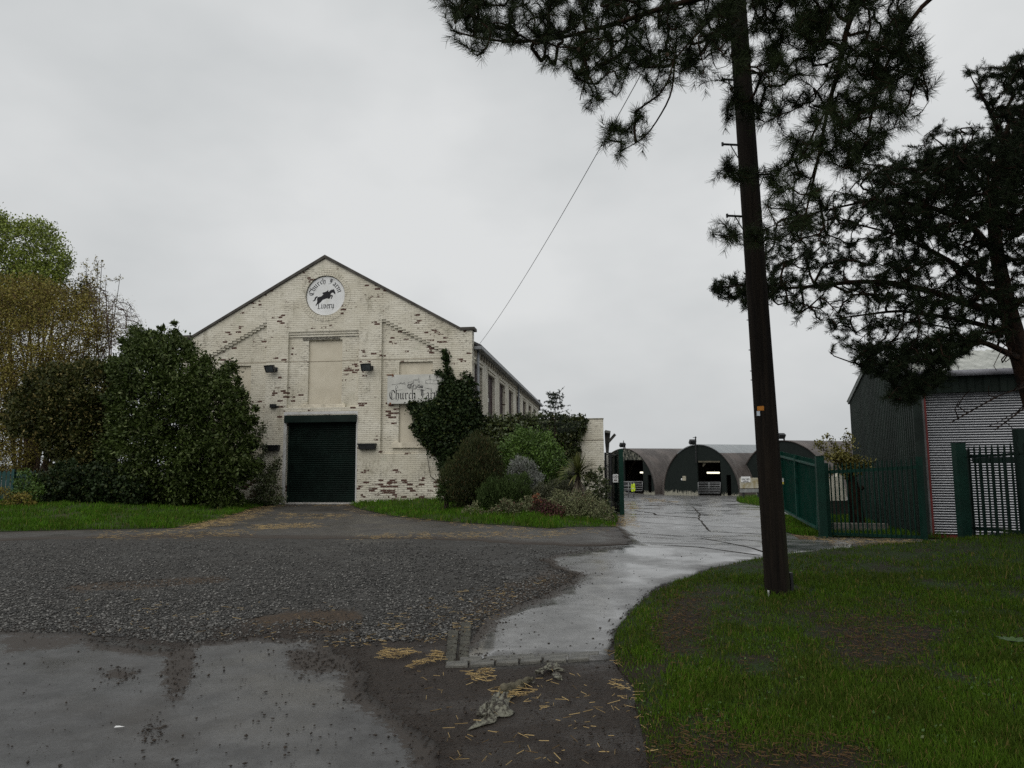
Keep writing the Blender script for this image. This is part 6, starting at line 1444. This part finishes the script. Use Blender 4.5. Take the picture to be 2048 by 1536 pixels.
rg = np.random.default_rng(391); q = np.concatenate([sample_poly(rg, pl, n_) + rg.normal(size=(n_, 2)) * 22 for pl, n_ in (([(1330, 1190), (1420, 1170), (1420, 1240), (1390, 1310), (1320, 1330), (1310, 1250)], 900), ([(1690, 1230), (1790, 1215), (1880, 1250), (1850, 1320), (1730, 1340), (1650, 1310)], 900), ([(1280, 1460), (1500, 1460), (1720, 1480), (1800, 1560), (1280, 1560)], 900), ([(1250, 1200), (2040, 1110), (2040, 1530), (1300, 1530)], 1500))])
P = gflat(q[:, 0], q[:, 1]); P = P[inpoly(P[:, 0], P[:, 1], VP)]; P[:, 2] = T(P[:, 0], P[:, 1]) + .012 + mound(P[:, 0], P[:, 1], VP)
V, Fc = straws(rg, P, .055, .008); k = NT('fallen_needles', .8, .1); k.col(k.mix(k.island(), (.030, .018, .010), (.14, .085, .040)))
tag(npmesh('fallen_needles', V, Fc, k.m), 'brown fallen pine needles and twigs littering the verge', 'litter', kind='stuff')
q = q[rg.integers(0, 2700, 1500)]; P = gflat(q[:, 0], q[:, 1]); P = P[inpoly(P[:, 0], P[:, 1], VP)]; P[:, 2] = T(P[:, 0], P[:, 1]) + .010 + mound(P[:, 0], P[:, 1], VP)
V, Fc = stones(rg, P, .004 + .016 * rg.random(len(P)) ** 3); tag(npmesh('soil_crumbs', V, Fc, bpy.data.materials['clod']), 'dark soil crumbs in the trodden bare patches of the verge', 'soil', kind='stuff')

# ---- ivy
def ivy(label, poly, w_, thick, n, ncl, seed, mat, strand=(), size=.095):
    rg = np.random.default_rng(seed); q = sample_poly(rg, poly, ncl); d = edged(q[:, 0], q[:, 1], poly); C_ = []
    for (u, v), dd in zip(q, d):
        a, b = bl(u, v, w_); th_ = min(thick, .06 + dd * .018); C_.append(bw(a, w_ - th_ * rg.random() ** .5, b))
    for (u, v) in strand: a, b = bl(u + rg.normal() * .8, v, w_); C_.append(bw(a, w_ - .04, b))
    ncl = len(C_); d = np.r_[d, np.full(len(strand), 1.)]; C_ = np.array(C_); pr_ = np.r_[np.ones(ncl - len(strand)), np.full(len(strand), .16)]; i = rg.choice(ncl, n, p=pr_ / pr_.sum()); cr = .04 + np.minimum(.12, d * .010); P = C_[i] + rg.normal(size=(n, 3)) * cr[i][:, None] * [1, .6, 1]
    wl = ((P - O) @ NB); P = P - NB * np.maximum(0, wl - (w_ - .02))[:, None]
    b0 = C_[np.argmin(C_[:, 2])].copy(); b0[2] = T(b0[0], b0[1]); t = thing('ivy', label, 'ivy', b0)
    mb = MB()
    for _ in range(9):
        c = C_[rg.integers(0, ncl)]; m_ = (b0 + c) / 2 + rg.normal(size=3) * [.25, 0, .2]; mb.tube([b0, m_, c], [.022, .014, .005], 5)
    mb.build('stems', BARK, t, b0)
    V, Fc = leafgeo(rg, P, size, .85, -.5, C_.mean(0) + NB * 1.5, .7, .15); npmesh('foliage', V, Fc, mat, t, b0)
ivy('dark ivy climbing the barn corner over the tractor sign', [(815, 806), (850, 808), (866, 803), (880, 795), (886, 770), (888, 748), (868, 747), (880, 743), (892, 744), (888, 700), (894, 704), (898, 745), (906, 760), (912, 750), (908, 766), (920, 764), (928, 778), (934, 765), (922, 746), (938, 752), (950, 770), (956, 800), (960, 832), (962, 900), (950, 960), (905, 960), (884, 935), (882, 915), (860, 895), (838, 870), (822, 850), (815, 846), (836, 850), (828, 825)], 0, .5, 26000, 800, 331, L_IVY, [(895 - (752 - v) * .06, v) for v in np.linspace(703, 752, 34)] + [(u, 746 - abs(u - 885) * .1) for u in np.linspace(868, 905, 12)] + [(u, 747 + (u - 921) * .9) for u in np.linspace(921, 950, 14)])
ivy('clipped ivy mass covering the front of the annex wall', [(950, 842), (985, 834), (1010, 838), (1040, 830), (1090, 830), (1140, 834), (1172, 836), (1166, 862), (1152, 885), (1158, 905), (1150, 935), (1120, 985), (960, 985), (950, 900)], 0.3, .55, 26000, 750, 337, leafmat('annex_ivy', (.014, .022, .008), (.042, .055, .016), (.085, .085, .025), .9, .4, .4))
# ---- garden bed shrubs
shrub('heath_shrub', 'dark brown-green feathery heath shrub in front of the ivy', [(882, 985), (876, 952), (889, 936), (892, 912), (904, 916), (911, 888), (924, 894), (933, 862), (942, 872), (952, 848), (960, 866), (968, 860), (976, 888), (988, 882), (993, 905), (1005, 912), (1003, 940), (1014, 965), (1008, 985), (990, 1012), (920, 1018)], 21.6, 1.0, 42000, 650, .13, .09, L_HEATH, 341, .16, 1.4)
shrub('bright_shrub', 'bright green rounded shrub in front of the annex ivy', [(998, 930), (1000, 895), (1015, 872), (1045, 858), (1075, 860), (1100, 872), (1120, 900), (1135, 935), (1125, 965), (1080, 975), (1030, 965)], 23.2, 1.1, 15000, 380, .2, .07, L_BRIGHT, 343, .6, .2)
shrub('rosemary_shrub', 'green spiky rosemary shrub low in the middle of the bed', [(945, 1015), (955, 985), (985, 960), (1015, 948), (1045, 952), (1065, 970), (1058, 995), (1020, 1012), (970, 1022)], 20.6, .7, 9500, 300, .12, .085, L_ROSE, 345, .2, 1.2)
shrub('rosemary_shrub', 'small green shrub at the left end of the bed', [(872, 1004), (876, 975), (888, 960), (902, 968), (910, 1000)], 21.5, .35, 2200, 80, .1, .08, L_ROSE, 346, .25, .9)
shrub('grey_leaved_shrub', 'silvery grey shrub between rosemary and bright shrub', [(1012, 955), (1018, 925), (1035, 912), (1060, 922), (1078, 945), (1092, 970), (1070, 990), (1030, 975)], 21.8, .6, 6500, 220, .12, .07, L_GREY, 347, .25, .7)
shrub('leafy_shrub', 'small broad leaved shrub against the annex corner', [(1165, 1005), (1170, 965), (1185, 948), (1202, 945), (1214, 965), (1216, 1000), (1210, 1030), (1180, 1034)], 22.6, .5, 3200, 110, .14, .085, L_DULL, 349, .6, .3)
shrub('variegated_groundcover', 'cream flecked ground cover along the bed edge', [(930, 1030), (945, 1008), (990, 1005), (1050, 998), (1095, 1005), (1130, 985), (1180, 992), (1205, 1015), (1220, 1040), (1150, 1050), (1060, 1046), (980, 1040)], 19.9, .5, 15000, 420, .13, .06, L_VAR, 351, .4, .5, stems=10)
shrub('mounded_shrub', 'dull grey-green mounded shrub in front of the cordyline', [(1060, 985), (1085, 962), (1120, 960), (1150, 975), (1165, 1000), (1140, 1020), (1085, 1015)], 20.8, .6, 6500, 220, .13, .06, leafmat('mound_leaf', (.030, .036, .016), (.085, .09, .05), rough=.6), 353, .35, .6)
shrub('red_leaved_plant', 'purplish red leaved plant at the front of the bed', [(1060, 1038), (1066, 1012), (1085, 1002), (1105, 1010), (1130, 1018), (1128, 1036), (1090, 1044)], 19.5, .3, 2600, 90, .09, .06, L_RED, 355, .45, .6)
shrub('orange_flower_spike', 'orange-red spiky flower stem above the red plant', [(1070, 1005), (1068, 992), (1076, 990), (1084, 998), (1078, 1012)], 19.4, .10, 130, 12, .03, .05, leafmat('orange_leaf', (.14, .035, .02), (.24, .09, .04)), 357, .4, .8, stems=2)
# cordyline
rg = np.random.default_rng(361); cb0 = gnd(1152, 1040); cc = at(1156, 950, cb0[1]); t = thing('cordyline', 'spiky cordyline palm with sword leaves before the annex wall', 'plant', cb0)
MB().tube([cb0 - [0, 0, .1], cb0 + (cc - cb0) * .5 + [.03, 0, 0], cc], [.10, .085, .08], 10).build('trunk', BARK, t, cb0)
def swords(mb, c, n, Lm, rg, lo, hi, wd=.035):
    for i in range(n):
        az = rg.random() * 6.283; el = math.radians(lo + (hi - lo) * rg.random()); Ls = Lm * (.75 + .4 * rg.random()); d = np.array([math.cos(az) * math.cos(el), math.sin(az) * math.cos(el), math.sin(el)]); s_ = nrm(np.cross(d, [0, 0, 1.])) * wd / 2
        k_ = 6; L_ = []; R_ = []
        for j in range(k_ + 1):
            u = j / k_; p = c + d * Ls * u - np.array([0, 0, 1]) * Ls * .45 * u * u * math.cos(el); w_ = math.sin(math.pi * (.12 + .88 * u)) ** .7 if u < 1 else 0; L_.append(p - s_ * w_); R_.append(p + s_ * w_ + [0, 0, .006])
        mb.add(L_ + R_, [(j, j + 1, k_ + 2 + j, k_ + 1 + j) for j in range(k_)])
SWORD = leafmat('sword_leaf', (.030, .040, .008), (.090, .100, .030), (.17, .15, .07), .88, .5, .15)
mb = MB(); swords(mb, cc, 230, .70, rg, 0, 88, .03); mb.build('leaves', SWORD, t, cb0)
mb = MB(); swords(mb, cc - [0, 0, .1], 50, .6, rg, -80, -30, .028); mb.build('dead_leaves', leafmat('dead_sword', (.04, .034, .02), (.12, .10, .07)), t, cb0)
# young conifer poking above the annex
rg = np.random.default_rng(367); kb = np.array([*at(1112, 1000, 23.6)[:2], 0.]); kb[2] = T(kb[0], kb[1]); kt = at(1116, 783, 23.6)
tr = Tree(); tr.limb([kb, at(1110, 870, 23.6), at(1110, 815, 23.6), at(1112, 795, 23.6), at(1124, 778, 23.6)], .045, .008, .12)
for v in (862, 850, 838, 826, 815, 806, 797, 790):
    for sg in (-1, 1):
        L_ = (v - 772) * (.46 if sg > 0 else .34) * (.7 + .5 * rg.random()); a = at(1110, v, 23.6); b = at(1110 + sg * L_ * .6, v - L_ * .02, 23.6 + rg.normal() * .2); c = at(1110 + sg * L_, v - L_ * .22, 23.6 + rg.normal() * .3); tr.limb([a, b, c], .010, .004, .1)
    for _ in range(2):
        L_ = (v - 772) / F * 23.6 * .4; an = rg.random() * 6.28; a = at(1110, v, 23.6); tr.limb([a, a + [math.cos(an) * L_, math.sin(an) * L_, .05]], .01, .004, .1)
tr.tips = []; lp = tr.p[:tr.n][(tr.lim[:tr.n] < .0095)]
tgp = lp[rg.integers(0, len(lp), 420)] + rg.normal(size=(420, 3)) * [.09, .09, .05]; tr.grow(rg, tgp, .1, 0, .03, 1)
V, Fc = tr.mesh(.003, .3, 4, .003); t = thing('young_conifer', 'thin young conifer with ragged top rising above the annex wall', 'tree', kb, 0); npmesh('trunk', V, Fc, BARK, t, kb)
Pt, Dt = tr.tipdirs(); V, Fc = needles(rg, Pt, nrm(Dt + [.25, 0, .1]), 16, .12, .05, .013); npmesh('crown', V, Fc, L_CONI, t, kb)
# pollarded stump with yellow-green shoots behind the railing gate
rg = np.random.default_rng(371); sb = np.array([*at(1718, 1046, 18.2)[:2], 0.]); sb[2] = T(sb[0], sb[1]); tr = Tree(); tr.limb([sb - [0, 0, .1], at(1712, 1010, 18.2), at(1706, 965, 18.2), at(1700, 950, 18.2)], .20, .13, .12)
tr.limb(W([(1708, 990, 18.2), (1722, 978, 18.1), (1726, 974, 18.1)]), .07, .05, .1)
tps = [(1637, 890), (1656, 872), (1668, 900), (1690, 872), (1704, 890), (1680, 905), (1650, 910), (1715, 920), (1730, 930), (1660, 940), (1695, 915), (1740, 925)]
for u, v in tps: tr.limb([at(1700 + rg.normal() * 6, 952, 18.2), at((1700 + u) / 2 + 4 * rg.normal(), (945 + v) / 2, 18.2 + rg.normal() * .2), at(u, v, 18.2 + rg.normal() * .35)], .016, .005, .1)
tr.tips = []; lp = tr.p[:tr.n][tr.lim[:tr.n] < .014]; tgp = lp[rg.integers(0, len(lp), 300)] + rg.normal(size=(300, 3)) * .05; tr.grow(rg, tgp, .1, 0, .03, 1)
V, Fc = tr.mesh(.003, .3, 5, .003); t = thing('pollarded_tree', 'dark pollarded stump sprouting yellow-green shoots behind the railing gate', 'tree', sb); npmesh('trunk', V, Fc, PBARK, t, sb)
Pt, _ = tr.tipdirs(); P = np.repeat(Pt, 9, 0) + rg.normal(size=(len(Pt) * 9, 3)) * .045; V, Fc = leafgeo(rg, P, .075, .5, .6); npmesh('crown', V, Fc, leafmat('shoot_leaf', (.08, .085, .018), (.17, .15, .035)), t, sb)
rg = np.random.default_rng(377); a_ = rg.random(700) * 6.283; r_ = .13 + .16 * rg.random(700) ** 1.5; P = np.c_[pb[0] + r_ * np.cos(a_), pb[1] + r_ * np.sin(a_)]; z_ = T(P[:, 0], P[:, 1]) + .01 + mound(P[:, 0], P[:, 1], VP)
V, Fc = blades(rg, np.c_[P, z_], .075, .006, .8); tag(npmesh('tuft_grass', V, Fc, GRASS1), 'longer grass tuft growing round the telegraph pole foot', 'grass', kind='stuff')
# dock leaves and taller tufts in the verge
rg = np.random.default_rng(381); V0 = []; F0 = []; o = 0
q = sample_poly(rg, [(1240, 1250), (1420, 1150), (2048, 1100), (2048, 1536), (1300, 1536)], 420); p = gflat(q[:, 0], q[:, 1]); p = p[inpoly(p[:, 0], p[:, 1], VP)]; p = p[barev(p[:, 0], p[:, 1]) < .3]
p[:, 2] = T(p[:, 0], p[:, 1]) + .02 + mound(p[:, 0], p[:, 1], VP)
P = np.repeat(p, 6, 0) + rg.normal(size=(len(p) * 6, 3)) * [.05, .05, .008]; V, Fc = leafgeo(rg, P, .022, .6, .3)
tag(npmesh('verge_weeds', V, Fc, leafmat('weed_leaf', (.022, .060, .008), (.055, .105, .018), (.10, .11, .05), .95)), 'small broad leaved weeds scattered through the verge grass', 'weeds', kind='stuff')
q = sample_poly(rg, [(1960, 1120), (2060, 1090), (2060, 1200), (2000, 1210)], 90); p = gflat(q[:, 0], q[:, 1]); p[:, 2] = T(p[:, 0], p[:, 1]) + .02 + mound(p[:, 0], p[:, 1], VP); p = p[inpoly(p[:, 0], p[:, 1], VP)]
V, Fc = blades(rg, p.repeat(5, 0) + rg.normal(size=(len(p) * 5, 3)) * [.04, .04, 0], .16, .006, .8)
tag(npmesh('tall_grass', V, Fc, GRASS1), 'taller grass tuft at the right edge of the verge', 'grass', kind='stuff')
db = gnd(2026, 1285, .25); t = thing('dock_plant', 'broad dock leaves in the grass at the right edge', 'plant', db); mb = MB()
for i in range(9):
    az = i * .7 + .3; d = np.array([math.cos(az), math.sin(az), .5]); s_ = np.array([-math.sin(az), math.cos(az), 0]); L_ = .085 + .03 * rg.random(); A = []; B = []
    for j in range(7): u = j / 6; pp_ = d * L_ * u - np.array([0, 0, .22]) * u * u * L_; w_ = .022 * math.sin(math.pi * (.05 + .95 * u)); A.append(pp_ - s_ * w_); B.append(pp_ + s_ * w_)
    mb.add(A + B, [(j, j + 1, 8 + j, 7 + j) for j in range(6)])
mb.build('leaves', leafmat('dock_leaf', (.022, .055, .012), (.045, .085, .02)), t)
